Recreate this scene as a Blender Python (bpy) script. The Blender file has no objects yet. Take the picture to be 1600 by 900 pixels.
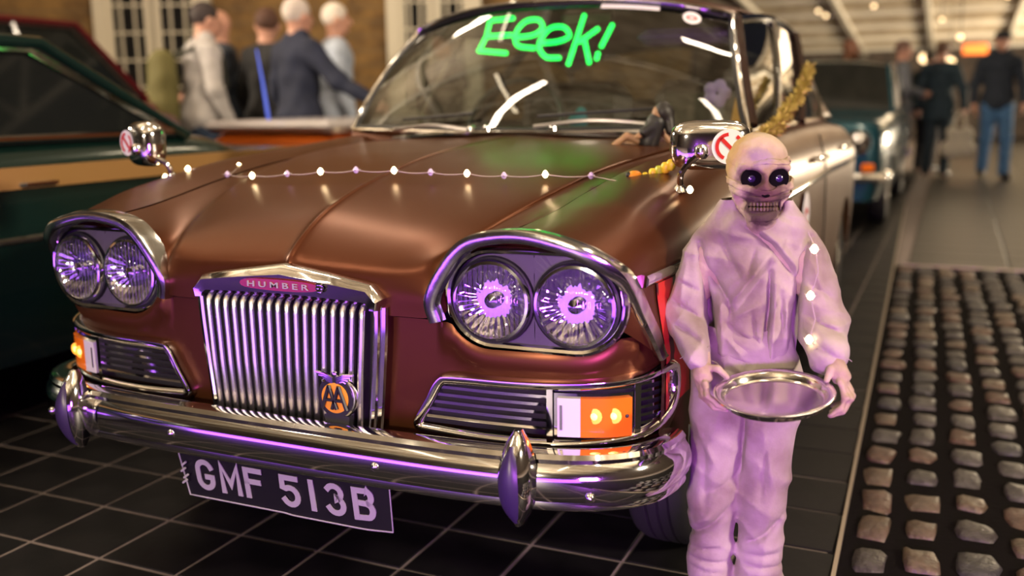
import bpy, math, random
import numpy as np
from mathutils import Vector, Matrix
random.seed(7); rng = np.random.default_rng(7)
S = bpy.context.scene
COL = S.collection
R_ = math.radians
sin, cos, pi = math.sin, math.cos, math.pi

# ------------------------------------------------------------------ camera
def cam_setup():
    yaw, pitch, roll = R_(24.353), R_(10.879), R_(-.7733)
    F = Vector((-sin(yaw)*cos(pitch), cos(yaw)*cos(pitch), -sin(pitch)))
    R = Vector((cos(yaw), sin(yaw), 0)); U = R.cross(F)
    R2 = R*cos(roll)+U*sin(roll); U2 = -R*sin(roll)+U*cos(roll)
    cd = bpy.data.cameras.new('camera'); co = bpy.data.objects.new('camera', cd); COL.objects.link(co)
    M = Matrix((R2, U2, -F)).transposed().to_4x4(); M.translation = (1.2109, -1.5216, 1.0817)
    co.matrix_world = M
    cd.sensor_width = 36; cd.lens = 36*1511.25/1600; cd.clip_start = .02; cd.clip_end = 200
    cd.dof.use_dof = True; cd.dof.focus_distance = 1.9; cd.dof.aperture_fstop = 1.7; cd.dof.aperture_blades = 0
    S.camera = co
cam_setup()

# ------------------------------------------------------------------ world, lights, exposure
W = bpy.data.worlds.new('night'); S.world = W; W.use_nodes = True
W.node_tree.nodes['Background'].inputs[0].default_value = (.020, .019, .024, 1)
W.node_tree.nodes['Background'].inputs[1].default_value = 1.0
S.view_settings.view_transform = 'Standard'; S.view_settings.look = 'None'
S.view_settings.gamma = 1; S.view_settings.use_curve_mapping = False
S.view_settings.exposure = -0.2
S.cycles.use_denoising = True
S.cycles.max_bounces = 8; S.cycles.transparent_max_bounces = 16
S.cycles.sample_clamp_indirect = 6; S.cycles.caustics_reflective = False; S.cycles.caustics_refractive = False

def area(name, loc, target, size, power, col, sizey=None):
    l = bpy.data.lights.new(name, 'AREA'); l.energy = power; l.color = col; l.size = size
    if sizey: l.shape = 'RECTANGLE'; l.size_y = sizey
    o = bpy.data.objects.new(name, l); COL.objects.link(o); o.location = loc
    o.rotation_euler = (Vector(target)-Vector(loc)).to_track_quat('-Z', 'Y').to_euler()
    return o
PURPLE = (.40, .09, 1.0)
area('purple_flood', (1.75, -1.9, .55), (.86, .35, .45), .5, 13, (.62, .13, 1.0), .4).data.spread = R_(75)
area('purple_wash', (-.2, -2.1, .26), (-.05, .1, .45), 3.6, 20, PURPLE, .48)
area('canopy_lamp_front', (-2.6, -2.2, 4.95), (0, .3, .6), .14, 60, (1.0, .82, .64), 2.3)
area('canopy_lamp_front_right', (2.2, -1.6, 4.95), (.6, .3, .6), .14, 26, (1.0, .82, .62), 2.3)
area('canopy_lamp_over', (-2.4, 2.4, 4.95), (-.6, 1.6, .6), .14, 50, (1.0, .83, .62), 2.3)
area('canopy_lamp_over_right', (1.9, 2.4, 4.95), (1.2, 2.0, .0), .14, 45, (1.0, .83, .62), 2.3)
area('canopy_lamp_rear', (.8, 6.6, 4.95), (.6, 7.5, 0), .14, 70, (1.0, .80, .55), 2.3)
area('canopy_lamp_far', (1.8, 15.2, 2.7), (1.6, 14.0, 0), 1.6, 34, (1.0, .75, .48))
area('house_lamp', (-4.2, 4.4, 4.6), (-5.9, 8.0, 1.8), 1.0, 36, (1.0, .80, .56))
area('canopy_uplight_left', (-7.5, 1.0, 3.2), (-2, 1.0, 6.2), .8, 1000, (1.0, .82, .60))
area('canopy_uplight_right', (7.0, -1.0, 3.2), (2, -1.0, 6.2), .8, 1000, (1.0, .82, .60))
area('canopy_uplight_back', (0, -11.0, 3.0), (0, -6.5, 6.2), .8, 1200, (1.0, .82, .60))
area('awning_uplight', (5.2, 22.0, .8), (1.2, 21.0, 3.0), 1.0, 800, (1.0, .80, .54))
area('awning_uplight_near', (5.6, 15.5, .8), (1.4, 17.5, 3.2), .8, 800, (1.0, .82, .58))

# ------------------------------------------------------------------ materials
def mat(name, col, rough=.5, metal=0, noise=None, bump=None, coat=0, emis=None, spec=None, col2=None, rvar=None, nscale=8, sheen=0, trans=0):
    m = bpy.data.materials.new(name); m.use_nodes = True; nt = m.node_tree; N = nt.nodes; L = nt.links
    b = N['Principled BSDF']
    b.inputs['Base Color'].default_value = (*col, 1); b.inputs['Roughness'].default_value = rough
    b.inputs['Metallic'].default_value = metal
    if coat: b.inputs['Coat Weight'].default_value = coat; b.inputs['Coat Roughness'].default_value = .08
    if spec is not None: b.inputs['Specular IOR Level'].default_value = spec
    if sheen: b.inputs['Sheen Weight'].default_value = sheen
    if trans: b.inputs['Transmission Weight'].default_value = trans
    if emis:
        b.inputs['Emission Color'].default_value = (*emis[0], 1); b.inputs['Emission Strength'].default_value = emis[1]
    if col2 or bump or rvar:
        tc = N.new('ShaderNodeTexCoord')
    if col2:
        n = N.new('ShaderNodeTexNoise'); n.inputs['Scale'].default_value = nscale; n.inputs['Detail'].default_value = 6
        L.new(tc.outputs['Object'], n.inputs['Vector'])
        r = N.new('ShaderNodeValToRGB'); r.color_ramp.elements[0].position = .38; r.color_ramp.elements[1].position = .66
        r.color_ramp.elements[0].color = (*col, 1); r.color_ramp.elements[1].color = (*col2, 1)
        L.new(n.outputs['Fac'], r.inputs['Fac']); L.new(r.outputs['Color'], b.inputs['Base Color'])
    if rvar:
        n2 = N.new('ShaderNodeTexNoise'); n2.inputs['Scale'].default_value = rvar[0]; n2.inputs['Detail'].default_value = 5
        L.new(tc.outputs['Object'], n2.inputs['Vector'])
        mr = N.new('ShaderNodeMapRange'); mr.inputs['To Min'].default_value = rvar[1]; mr.inputs['To Max'].default_value = rvar[2]
        L.new(n2.outputs['Fac'], mr.inputs['Value']); L.new(mr.outputs['Result'], b.inputs['Roughness'])
    if bump:
        n3 = N.new('ShaderNodeTexNoise'); n3.inputs['Scale'].default_value = bump[0]; n3.inputs['Detail'].default_value = 5
        L.new(tc.outputs['Object'], n3.inputs['Vector'])
        bp = N.new('ShaderNodeBump'); bp.inputs['Strength'].default_value = bump[1]; bp.inputs['Distance'].default_value = bump[2] if len(bump) > 2 else .005
        L.new(n3.outputs['Fac'], bp.inputs['Height']); L.new(bp.outputs['Normal'], b.inputs['Normal'])
    return m
def glassmat(name, tint, gloss=.05, rough=.01, bumpw=None, base=.06):
    m = bpy.data.materials.new(name); m.use_nodes = True; nt = m.node_tree; N = nt.nodes; L = nt.links
    for n in list(N):
        if n.type != 'OUTPUT_MATERIAL': N.remove(n)
    out = [n for n in N if n.type == 'OUTPUT_MATERIAL'][0]
    t = N.new('ShaderNodeBsdfTransparent'); t.inputs[0].default_value = (*tint, 1)
    g = N.new('ShaderNodeBsdfGlossy'); g.inputs['Roughness'].default_value = rough; g.inputs['Color'].default_value = (1, 1, 1, 1)
    lw = N.new('ShaderNodeLayerWeight'); lw.inputs['Blend'].default_value = .5
    pw = N.new('ShaderNodeMath'); pw.operation = 'POWER'; pw.inputs[1].default_value = 4.0; L.new(lw.outputs['Facing'], pw.inputs[0])
    mx = N.new('ShaderNodeMath'); mx.operation = 'MULTIPLY_ADD'; mx.inputs[1].default_value = .9; mx.inputs[2].default_value = base
    L.new(pw.outputs[0], mx.inputs[0])
    mix = N.new('ShaderNodeMixShader'); L.new(mx.outputs[0], mix.inputs[0]); L.new(t.outputs[0], mix.inputs[1]); L.new(g.outputs[0], mix.inputs[2])
    L.new(mix.outputs[0], out.inputs[0])
    if bumpw:
        tc = N.new('ShaderNodeTexCoord'); w = N.new('ShaderNodeTexWave'); w.inputs['Scale'].default_value = bumpw[0]; w.inputs['Distortion'].default_value = 1.2
        L.new(tc.outputs['Object'], w.inputs['Vector']); bp = N.new('ShaderNodeBump'); bp.inputs['Strength'].default_value = bumpw[1]; bp.inputs['Distance'].default_value = .003
        L.new(w.outputs['Fac'], bp.inputs['Height']); L.new(bp.outputs['Normal'], g.inputs['Normal'])
    return m
M = {}
M['paint'] = mat('brown_paint', (.105, .034, .013), .31, .62, spec=.25, rvar=(3, .27, .36))
M['chrome'] = mat('chrome', (.78, .78, .80), .07, 1.0, rvar=(9, .04, .12))
M['chrome_worn'] = mat('worn_chrome', (.72, .72, .72), .13, 1.0, rvar=(40, .06, .25), bump=(60, .12, .002))
M['satin'] = mat('satin_chrome', (.80, .78, .82), .26, 1.0)
M['black'] = mat('black_rubber', (.012, .012, .014), .45)
M['dark'] = mat('dark_void', (.004, .004, .004), .8)
M['podgrey'] = mat('pod_grey', (.085, .075, .10), .42)
M['reflector'] = mat('lamp_reflector', (.66, .65, .64), .08, 1.0, bump=(30, .28, .006))
M['lens'] = glassmat('lamp_lens', (.92, .92, .95), rough=.05, bumpw=(30, .35), base=.04)
M['glass'] = glassmat('window_glass', (.50, .54, .52), base=.10)
M['darkglass'] = mat('dark_window_glass', (.010, .012, .012), .04, 0, spec=.9)
M['amber'] = mat('amber_lens', (.75, .16, .01), .18, 0, emis=((1.0, .18, .004), .22), coat=.5)
M['bulb_amber'] = mat('amber_bulb', (1, .6, .1), .3, 0, emis=((1.0, .33, .015), 1.1))
M['bulb_core'] = mat('amber_bulb_core', (1, .7, .2), .3, emis=((1.0, .62, .14), 3.5))
M['whitelens'] = mat('white_lens', (.72, .70, .74), .25, 0, coat=.4)
M['plate'] = mat('plate_black', (.010, .010, .012), .35)
M['platew'] = mat('plate_silver', (.42, .41, .42), .45, .1)
M['red'] = mat('badge_red', (.28, .012, .012), .25, coat=.6)
M['yellow'] = mat('badge_yellow', (.85, .38, .02), .35)
M['tyre'] = mat('tyre', (.016, .016, .018), .6, bump=(30, .2))
M['seat'] = mat('seat_leather', (.045, .030, .024), .5)
M['headlin'] = mat('headlining', (.30, .27, .23), .8)
M['wiper'] = mat('wiper_metal', (.45, .42, .40), .28, .9)
M['white_sticker'] = mat('white_sticker', (.78, .76, .78), .5)
M['red_sticker'] = mat('red_sticker', (.55, .012, .012), .45)
M['neon'] = mat('green_neon', (.1, 1, .2), .4, emis=((.0, 1.0, .09), 5.5))
M['tray'] = mat('silver_tray', (.80, .78, .76), .10, 1.0, rvar=(20, .07, .20))
M['bandage'] = mat('bandage_cloth', (.58, .48, .36), .85, col2=(.30, .205, .12), nscale=13, bump=(70, .7, .004), sheen=.1)
M['gauze'] = mat('shirt_cloth', (.43, .37, .335), .9, col2=(.20, .15, .12), nscale=7, bump=(60, .6, .003), sheen=.05)
M['skull'] = mat('mummy_flesh', (.52, .42, .30), .6, col2=(.22, .13, .09), nscale=26, bump=(60, .5, .003))
M['socket'] = mat('eye_socket', (.004, .003, .004), .9, spec=.05)
M['eyeball'] = mat('purple_eyeball', (.030, .016, .10), .10, coat=.9, col2=(.02, .01, .05), nscale=60)
M['teeth'] = mat('old_teeth', (.11, .072, .03), .5, col2=(.035, .02, .012), nscale=90)
M['tile'] = mat('slate_tile', (.005, .005, .0055), .42, col2=(.011, .0105, .011), nscale=7, rvar=(6, .34, .6), bump=(22, .25, .002), spec=.2)
M['grout'] = mat('grout', (.21, .175, .165), .85, bump=(50, .3))
M['paving'] = mat('grey_paving', (.022, .019, .017), .42, col2=(.038, .034, .030), nscale=4, bump=(20, .2))
M['steel'] = mat('steel_strip', (.50, .43, .34), .35, .8)
M['earth'] = mat('joint_earth', (.0055, .0045, .0045), .95, bump=(60, .6, .006), spec=.08)
for i, c in enumerate([(.034, .030, .029), (.060, .036, .026), (.026, .025, .028), (.072, .052, .036), (.042, .038, .038)]):
    M['cobble%d' % i] = mat('granite_sett_%d' % i, c, .40, col2=tuple(v*1.9 for v in c), nscale=45, bump=(70, .8, .006), rvar=(14, .26, .55))

def facemat():                                                   # bandage cloth with brown dried stains round mouth and nose, warm light painted on one temple
    m = mat('stained_warmlit_face', (.46, .37, .27), .85, col2=(.27, .19, .12), nscale=13, bump=(70, .7, .004)); nt = m.node_tree; N = nt.nodes; L = nt.links; b = N['Principled BSDF']
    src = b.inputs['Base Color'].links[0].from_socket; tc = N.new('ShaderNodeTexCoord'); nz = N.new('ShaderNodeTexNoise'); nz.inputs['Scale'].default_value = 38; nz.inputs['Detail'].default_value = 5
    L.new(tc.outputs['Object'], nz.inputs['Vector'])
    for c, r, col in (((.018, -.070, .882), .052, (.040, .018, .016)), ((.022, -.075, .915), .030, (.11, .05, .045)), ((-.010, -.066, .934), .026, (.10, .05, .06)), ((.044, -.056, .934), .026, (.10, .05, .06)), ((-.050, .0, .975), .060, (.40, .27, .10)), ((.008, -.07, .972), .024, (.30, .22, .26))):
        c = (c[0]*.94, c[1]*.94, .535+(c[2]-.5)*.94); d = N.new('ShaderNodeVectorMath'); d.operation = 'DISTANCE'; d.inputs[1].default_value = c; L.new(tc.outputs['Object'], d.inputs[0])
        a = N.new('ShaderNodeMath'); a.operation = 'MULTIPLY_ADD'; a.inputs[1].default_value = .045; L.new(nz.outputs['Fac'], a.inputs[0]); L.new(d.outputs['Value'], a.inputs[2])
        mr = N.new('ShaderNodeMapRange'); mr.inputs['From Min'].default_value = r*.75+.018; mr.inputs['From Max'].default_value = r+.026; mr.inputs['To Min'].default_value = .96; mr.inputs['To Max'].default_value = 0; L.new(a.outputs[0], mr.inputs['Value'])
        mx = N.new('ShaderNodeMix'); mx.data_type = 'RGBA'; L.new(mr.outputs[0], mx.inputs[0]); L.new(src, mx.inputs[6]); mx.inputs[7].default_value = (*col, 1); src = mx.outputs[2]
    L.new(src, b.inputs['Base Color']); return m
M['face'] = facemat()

# ------------------------------------------------------------------ mesh helpers
def link(o, parent=None):
    COL.objects.link(o)
    if parent is not None: o.parent = parent
    return o
def obj(name, V, Fc, m, parent=None, smooth=True, angle=35):
    me = bpy.data.meshes.new(name); me.from_pydata([tuple(map(float, v)) for v in V], [], [tuple(map(int, f)) for f in Fc]); me.update()
    mats = m if isinstance(m, (list, tuple)) else [m]
    for q in mats: me.materials.append(q)
    if smooth:
        me.shade_smooth()
        if angle: me.set_sharp_from_angle(angle=R_(angle))
    return link(bpy.data.objects.new(name, me), parent)
def tag(o, label, cat, group=None, kind=None):
    o['label'] = label
    if cat: o['category'] = cat
    if group: o['group'] = group
    if kind: o['kind'] = kind
    return o
def struct(o, label=None, cat=None):
    o['kind'] = 'structure'
    if label: o['label'] = label
    if cat: o['category'] = cat
    return o
def thing(name, label, cat, loc=(0, 0, 0), rz=0, group=None):
    o = bpy.data.objects.new(name, None); COL.objects.link(o); o.empty_display_size = .05
    o.location = loc; o.rotation_euler = (0, 0, rz)
    return tag(o, label, cat, group)
class MB:
    def __init__(s): s.V = []; s.F = []
    def add(s, V, F):
        n = len(s.V); s.V += [tuple(v) for v in V]; s.F += [tuple(i+n for i in f) for f in F]; return s
    def box(s, c, d, rz=0, rx=0, ry=0):
        hx, hy, hz = d[0]/2, d[1]/2, d[2]/2
        Rm = Matrix.Rotation(rz, 3, 'Z') @ Matrix.Rotation(ry, 3, 'Y') @ Matrix.Rotation(rx, 3, 'X')
        V = [Rm @ Vector((x*hx, y*hy, z*hz)) + Vector(c) for x in (-1, 1) for y in (-1, 1) for z in (-1, 1)]
        return s.add(V, [(0, 1, 3, 2), (4, 6, 7, 5), (0, 4, 5, 1), (2, 3, 7, 6), (0, 2, 6, 4), (1, 5, 7, 3)])
    def bbox(s, c, d, b, rz=0, rx=0, ry=0):           # box with chamfered edges (superellipse-ish rings)
        hx, hy, hz = d[0]/2, d[1]/2, d[2]/2; b = min(b, hx*.9, hy*.9, hz*.9)
        Rm = Matrix.Rotation(rz, 3, 'Z') @ Matrix.Rotation(ry, 3, 'Y') @ Matrix.Rotation(rx, 3, 'X')
        def ring(ix, iy, z): return [(ix-b*0, iy-b, z), (ix-b, iy, z), (-ix+b, iy, z), (-ix, iy-b, z), (-ix, -iy+b, z), (-ix+b, -iy, z), (ix-b, -iy, z), (ix, -iy+b, z)]
        rings = [ring(hx-b, hy-b, -hz), ring(hx, hy, -hz+b), ring(hx, hy, hz-b), ring(hx-b, hy-b, hz)]
        V = [Rm @ Vector(p) + Vector(c) for r in rings for p in r]
        F = [tuple(range(7, -1, -1)), tuple(range(24, 32))]
        for k in range(3):
            for i in range(8): j = (i+1) % 8; F.append((k*8+i, k*8+j, k*8+8+j, k*8+8+i)[::-1])
        return s.add(V, [f[::-1] for f in F])
    def tube(s, path, r, n=8, closed=False, cap=True, taper=None):
        P = [Vector(p) for p in path]; m = len(P); V = []; up = None
        for i in range(m):
            if closed: t = P[(i+1) % m]-P[i-1]
            else: t = P[min(i+1, m-1)]-P[max(i-1, 0)]
            t.normalize()
            if up is None:
                a = Vector((0, 0, 1)) if abs(t.z) < .9 else Vector((1, 0, 0)); up = (a - t*a.dot(t)).normalized()
            else: up = (up - t*up.dot(t)).normalized()
            w = t.cross(up); rr = (taper[i] if taper else r)
            V += [P[i] + (up*cos(2*pi*k/n) + w*sin(2*pi*k/n))*rr for k in range(n)]
        F = []
        for i in range(m if closed else m-1):
            j = (i+1) % m
            for k in range(n): l = (k+1) % n; F.append((i*n+k, i*n+l, j*n+l, j*n+k))
        if cap and not closed: F.append(tuple(range(n))[::-1]); F.append(tuple((m-1)*n+k for k in range(n)))
        return s.add(V, F)
    def lathe(s, prof, c=(0, 0, 0), axis='z', n=24, rot=None):     # prof: (radius, height)
        V = []; F = []
        for (r, h) in prof:
            for k in range(n):
                a = 2*pi*k/n; p = Vector((r*cos(a), r*sin(a), h))
                if axis == 'y': p = Vector((p.x, p.z, p.y))
                elif axis == 'x': p = Vector((p.z, p.x, p.y))
                if rot is not None: p = rot @ p
                V.append(p+Vector(c))
        for i in range(len(prof)-1):
            for k in range(n):
                l = (k+1) % n; q = (i*n+k, i*n+l, i*n+n+l, i*n+n+k); F.append(q if axis != 'y' else q[::-1])
        F.append(tuple(range(n))); F.append(tuple((len(prof)-1)*n+k for k in range(n)))
        return s.add(V, F)
    def grid(s, G, flip=False):                                   # G: rows of points
        r, c = len(G), len(G[0]); V = [p for row in G for p in row]; F = []
        for i in range(r-1):
            for j in range(c-1):
                q = (i*c+j, i*c+j+1, i*c+c+j+1, i*c+c+j); F.append(q[::-1] if flip else q)
        return s.add(V, F)
    def sweep(s, frames, prof, closed=True, capends=True):        # frames: (pos, outward, up); prof: (o,u) closed polygon
        n = len(prof); V = []; F = []
        for (p, o, u) in frames: V += [Vector(p)+Vector(o)*a+Vector(u)*b for a, b in prof]
        for i in range(len(frames)-1):
            for k in range(n if closed else n-1): l = (k+1) % n; F.append((i*n+k, i*n+l, i*n+n+l, i*n+n+k))
        if closed and capends: F.append(tuple(range(n))[::-1]); F.append(tuple((len(frames)-1)*n+k for k in range(n)))
        return s.add(V, F)
    def prism(s, poly, a, b, axis='y'):                            # polygon extruded along axis between a and b
        n = len(poly)
        def p3(p, h): return (p[0], h, p[1]) if axis == 'y' else ((h, p[0], p[1]) if axis == 'x' else (p[0], p[1], h))
        V = [p3(p, a) for p in poly]+[p3(p, b) for p in poly]
        return s.add(V, [tuple(range(n)), tuple(range(2*n-1, n-1, -1))]+[(i, i+n, (i+1) % n+n, (i+1) % n) for i in range(n)])
    def build(s, name, m, parent=None, smooth=True, angle=35): return obj(name, s.V, s.F, m, parent, smooth, angle)
def recalc(o):
    import bmesh
    bm = bmesh.new(); bm.from_mesh(o.data); bmesh.ops.recalc_face_normals(bm, faces=bm.faces); bm.to_mesh(o.data); bm.free(); return o
def catmull(P, sub):
    P = [np.array(p, float) for p in P]; out = []
    for i in range(len(P)-1):
        p0 = P[i-1] if i else 2*P[0]-P[1]; p1 = P[i]; p2 = P[i+1]; p3 = P[i+2] if i+2 < len(P) else 2*P[-1]-P[-2]
        for k in range(sub):
            t = k/sub; out.append(.5*((2*p1)+(-p0+p2)*t+(2*p0-5*p1+4*p2-p3)*t*t+(-p0+3*p1-3*p2+p3)*t**3))
    out.append(P[-1]); return out
def surf(cols, su, sv):
    a = [catmull(c, sv) for c in cols]; n = len(a[0])
    rows = [catmull([c[i] for c in a], su) for i in range(n)]
    return rows                                                    # rows[v][u]
def mirx(V): return [(-v[0], v[1], v[2]) for v in V]
def textmesh(name, body, h, m, parent, Mx, width=None, extrude=.002, offset=0, shear=0):
    cu = bpy.data.curves.new(name, 'FONT'); cu.body = body; cu.size = 1; cu.extrude = 0; cu.offset = offset; cu.align_x = 'CENTER'; cu.resolution_u = 3
    cu.shear = shear
    o = bpy.data.objects.new(name, cu); COL.objects.link(o); dg = bpy.context.evaluated_depsgraph_get()
    me = bpy.data.meshes.new_from_object(o.evaluated_get(dg)); COL.objects.unlink(o); bpy.data.objects.remove(o)
    V = np.array([v.co[:] for v in me.vertices]); F = [tuple(p.vertices) for p in me.polygons]; bpy.data.meshes.remove(me)
    lo, hi = V.min(0), V.max(0); sy = h/(hi[1]-lo[1]); sx = width/(hi[0]-lo[0]) if width else sy
    V[:, 0] = (V[:, 0]-(lo[0]+hi[0])/2)*sx; V[:, 1] = (V[:, 1]-(lo[1]+hi[1])/2)*sy
    n = len(V); top = V.copy(); top[:, 2] = extrude; bot = V.copy(); bot[:, 2] = 0
    ec = {}
    for f in F:
        for i in range(len(f)): e = (f[i], f[(i+1) % len(f)]); ec[e] = 1
    side = [(a, b, b+n, a+n) for (a, b) in ec if (b, a) not in ec]
    VV = [Mx @ Vector(v) for v in np.vstack([bot, top])]
    side = [s_[::-1] for s_ in side]
    return obj(name, VV, [tuple(i+n for i in f) for f in F]+[s_[::-1] for s_ in side], m, parent, smooth=False)

# ------------------------------------------------------------------ signed-distance bodies
class SDF:
    def __init__(s, lo, hi, h):
        s.lo = np.array(lo, float); s.h = h; s.n = np.ceil((np.array(hi)-s.lo)/h).astype(int)+1
        s.v = np.full(s.n, 1e3, np.float32)
    def _box(s, a, b):
        i0 = np.clip(np.floor((np.array(a)-s.lo)/s.h).astype(int), 0, s.n); i1 = np.clip(np.ceil((np.array(b)-s.lo)/s.h).astype(int)+1, 0, s.n)
        ax = [s.lo[k]+s.h*np.arange(i0[k], i1[k]) for k in range(3)]
        return tuple(slice(i0[k], i1[k]) for k in range(3)), np.meshgrid(*ax, indexing='ij', sparse=True)
    def _mix(s, sl, d, k, op):
        o = s.v[sl]
        if op == '+':
            h = np.clip(.5+.5*(o-d)/max(k, 1e-6), 0, 1); h = np.where(o > 500, 1.0, h); s.v[sl] = np.where(o > 500, d, o*(1-h)+d*h-k*h*(1-h))
        else:
            h = np.clip(.5-.5*(o+d)/max(k, 1e-6), 0, 1); s.v[sl] = np.where(o > 500, o, o*(1-h)-d*h+k*h*(1-h))
    def cap(s, a, b, r1, r2=None, k=.02, op='+', sy=1.0):         # tapered capsule; sy<1 flattens along y
        r2 = r1 if r2 is None else r2; a = np.array(a, float); b = np.array(b, float); R = max(r1, r2)+k+2*s.h
        sl, (X, Y, Z) = s._box(np.minimum(a, b)-R, np.maximum(a, b)+R)
        ab = b-a; l = max(float(ab@ab), 1e-9)
        t = np.clip(((X-a[0])*ab[0]+(Y-a[1])*ab[1]+(Z-a[2])*ab[2])/l, 0, 1)
        d = np.sqrt((X-a[0]-t*ab[0])**2+((Y-a[1]-t*ab[1])/sy)**2+(Z-a[2]-t*ab[2])**2)-(r1+(r2-r1)*t)
        s._mix(sl, (d*min(sy, 1)).astype(np.float32) if sy < 1 else d.astype(np.float32), k, op); return s
    def ell(s, c, r, k=.02, op='+'):
        c = np.array(c, float); r = np.array(r, float); m = k+2*s.h
        sl, (X, Y, Z) = s._box(c-r-m, c+r+m)
        q = np.sqrt(((X-c[0])/r[0])**2+((Y-c[1])/r[1])**2+((Z-c[2])/r[2])**2)
        g = np.sqrt(((X-c[0])/r[0]**2)**2+((Y-c[1])/r[1]**2)**2+((Z-c[2])/r[2]**2)**2)+1e-6
        s._mix(sl, (q*(q-1)/g).astype(np.float32), k, op); return s
    def zcut(s, z, above=True, slope=(0, 0), amp=0, fr=40):       # remove everything above/below a (wavy) plane
        X = s.lo[0]+s.h*np.arange(s.n[0])[:, None, None]; Y = s.lo[1]+s.h*np.arange(s.n[1])[None, :, None]; Z = s.lo[2]+s.h*np.arange(s.n[2])[None, None, :]
        d = Z-(z+slope[0]*X+slope[1]*Y+amp*np.sin(X*fr)*np.cos(Y*fr*.8))
        s.v = np.maximum(s.v, (d if above else -d).astype(np.float32)); return s
    def disp(s, fn):
        X = s.lo[0]+s.h*np.arange(s.n[0])[:, None, None]; Y = s.lo[1]+s.h*np.arange(s.n[1])[None, :, None]; Z = s.lo[2]+s.h*np.arange(s.n[2])[None, None, :]
        s.v = np.where(np.abs(s.v) < .05, s.v+fn(X, Y, Z), s.v).astype(np.float32); return s
    def crease(s, poly, w, depth, ymax=.0):                      # fold pressed into (or raised from) the front of a garment along a line
        P = np.array(poly, float); lo = P.min(0)-4*w; hi = P.max(0)+4*w
        i0 = np.clip(((lo-s.lo[[0, 2]])/s.h).astype(int), 0, None); i1 = np.clip(((hi-s.lo[[0, 2]])/s.h).astype(int)+2, 0, None)
        jy = int(np.clip((ymax-s.lo[1])/s.h, 1, s.n[1]))
        X = (s.lo[0]+s.h*np.arange(i0[0], min(i1[0], s.n[0])))[:, None]; Z = (s.lo[2]+s.h*np.arange(i0[1], min(i1[1], s.n[2])))[None, :]
        if not X.size or not Z.size: return s
        d = np.full((X.shape[0], Z.shape[1]), 9.); tt = np.zeros_like(d); n = len(P)-1
        for q in range(n):
            a, b = P[q], P[q+1]; ab = b-a; t = np.clip(((X-a[0])*ab[0]+(Z-a[1])*ab[1])/max(ab@ab, 1e-9), 0, 1)
            dd = np.hypot(X-a[0]-t*ab[0], Z-a[1]-t*ab[1]); m = dd < d; d = np.where(m, dd, d); tt = np.where(m, (q+t)/n, tt)
        f = depth*np.exp(-np.abs(d/w)**1.3)*(np.clip(np.sin(np.pi*np.clip(tt, .03, .97)), 0, 1)**.45)
        sl = (slice(i0[0], i0[0]+X.shape[0]), slice(0, jy), slice(i0[1], i0[1]+Z.shape[1]))
        v = s.v[sl]; s.v[sl] = np.where(np.abs(v) < .06, v+f[:, None, :], v).astype(np.float32); return s
    def mesh(s, name, m, parent=None):
        v = s.v; ins = v < 0; nx, ny, nz = v.shape
        c = [ins[a:nx-1+a, b:ny-1+b, d:nz-1+d] for a in (0, 1) for b in (0, 1) for d in (0, 1)]
        al = c[0].copy(); an = c[0].copy()
        for q in c[1:]: al &= q; an |= q
        act = an & ~al; idx = np.argwhere(act); ids = np.full(act.shape, -1, np.int64); ids[act] = np.arange(len(idx))
        acc = np.zeros((len(idx), 3)); cnt = np.zeros(len(idx)); i, j, k = idx.T
        offs = [(a, b, d) for a in (0, 1) for b in (0, 1) for d in (0, 1)]
        for p in range(8):
            for q in range(p+1, 8):
                A, B = offs[p], offs[q]
                if sum(abs(A[t]-B[t]) for t in range(3)) != 1: continue
                va = v[i+A[0], j+A[1], k+A[2]]; vb = v[i+B[0], j+B[1], k+B[2]]; x = (va < 0) != (vb < 0)
                t = np.where(x, va/np.where(va-vb == 0, 1, va-vb), 0); t = np.clip(t, 0, 1)
                pt = np.array(A)[None]+(np.array(B)-np.array(A))[None]*t[:, None]
                acc += np.where(x[:, None], pt, 0); cnt += x
        V = s.lo+(idx+acc/np.maximum(cnt, 1)[:, None])*s.h; F = []
        for ax in range(3):
            o1, o2 = [t for t in range(3) if t != ax]
            sa = [slice(None)]*3; sb = [slice(None)]*3; sa[ax] = slice(0, -1); sb[ax] = slice(1, None)
            ch = ins[tuple(sa)] != ins[tuple(sb)]; e = np.argwhere(ch)
            e = e[(e[:, o1] > 0) & (e[:, o2] > 0) & (e[:, o1] < v.shape[o1]-1) & (e[:, o2] < v.shape[o2]-1)]
            if not len(e): continue
            def g(d1, d2): f = e.copy(); f[:, o1] -= d1; f[:, o2] -= d2; return ids[f[:, 0], f[:, 1], f[:, 2]]
            q = np.stack([g(1, 1), g(0, 1), g(0, 0), g(1, 0)], 1); first = ins[e[:, 0], e[:, 1], e[:, 2]]
            if ax == 1: first = ~first
            q[~first] = q[~first][:, ::-1]; F.append(q[(q >= 0).all(1)])
        F = np.vstack(F); me = bpy.data.meshes.new(name)
        me.vertices.add(len(V)); me.vertices.foreach_set('co', V.astype(np.float32).ravel())
        me.loops.add(len(F)*4); me.loops.foreach_set('vertex_index', F.ravel().astype(np.int32))
        me.polygons.add(len(F)); me.polygons.foreach_set('loop_start', np.arange(0, len(F)*4, 4, dtype=np.int32))
        me.update(calc_edges=True); me.validate(); me.materials.append(m); me.shade_smooth()
        return link(bpy.data.objects.new(name, me), parent)

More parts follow.
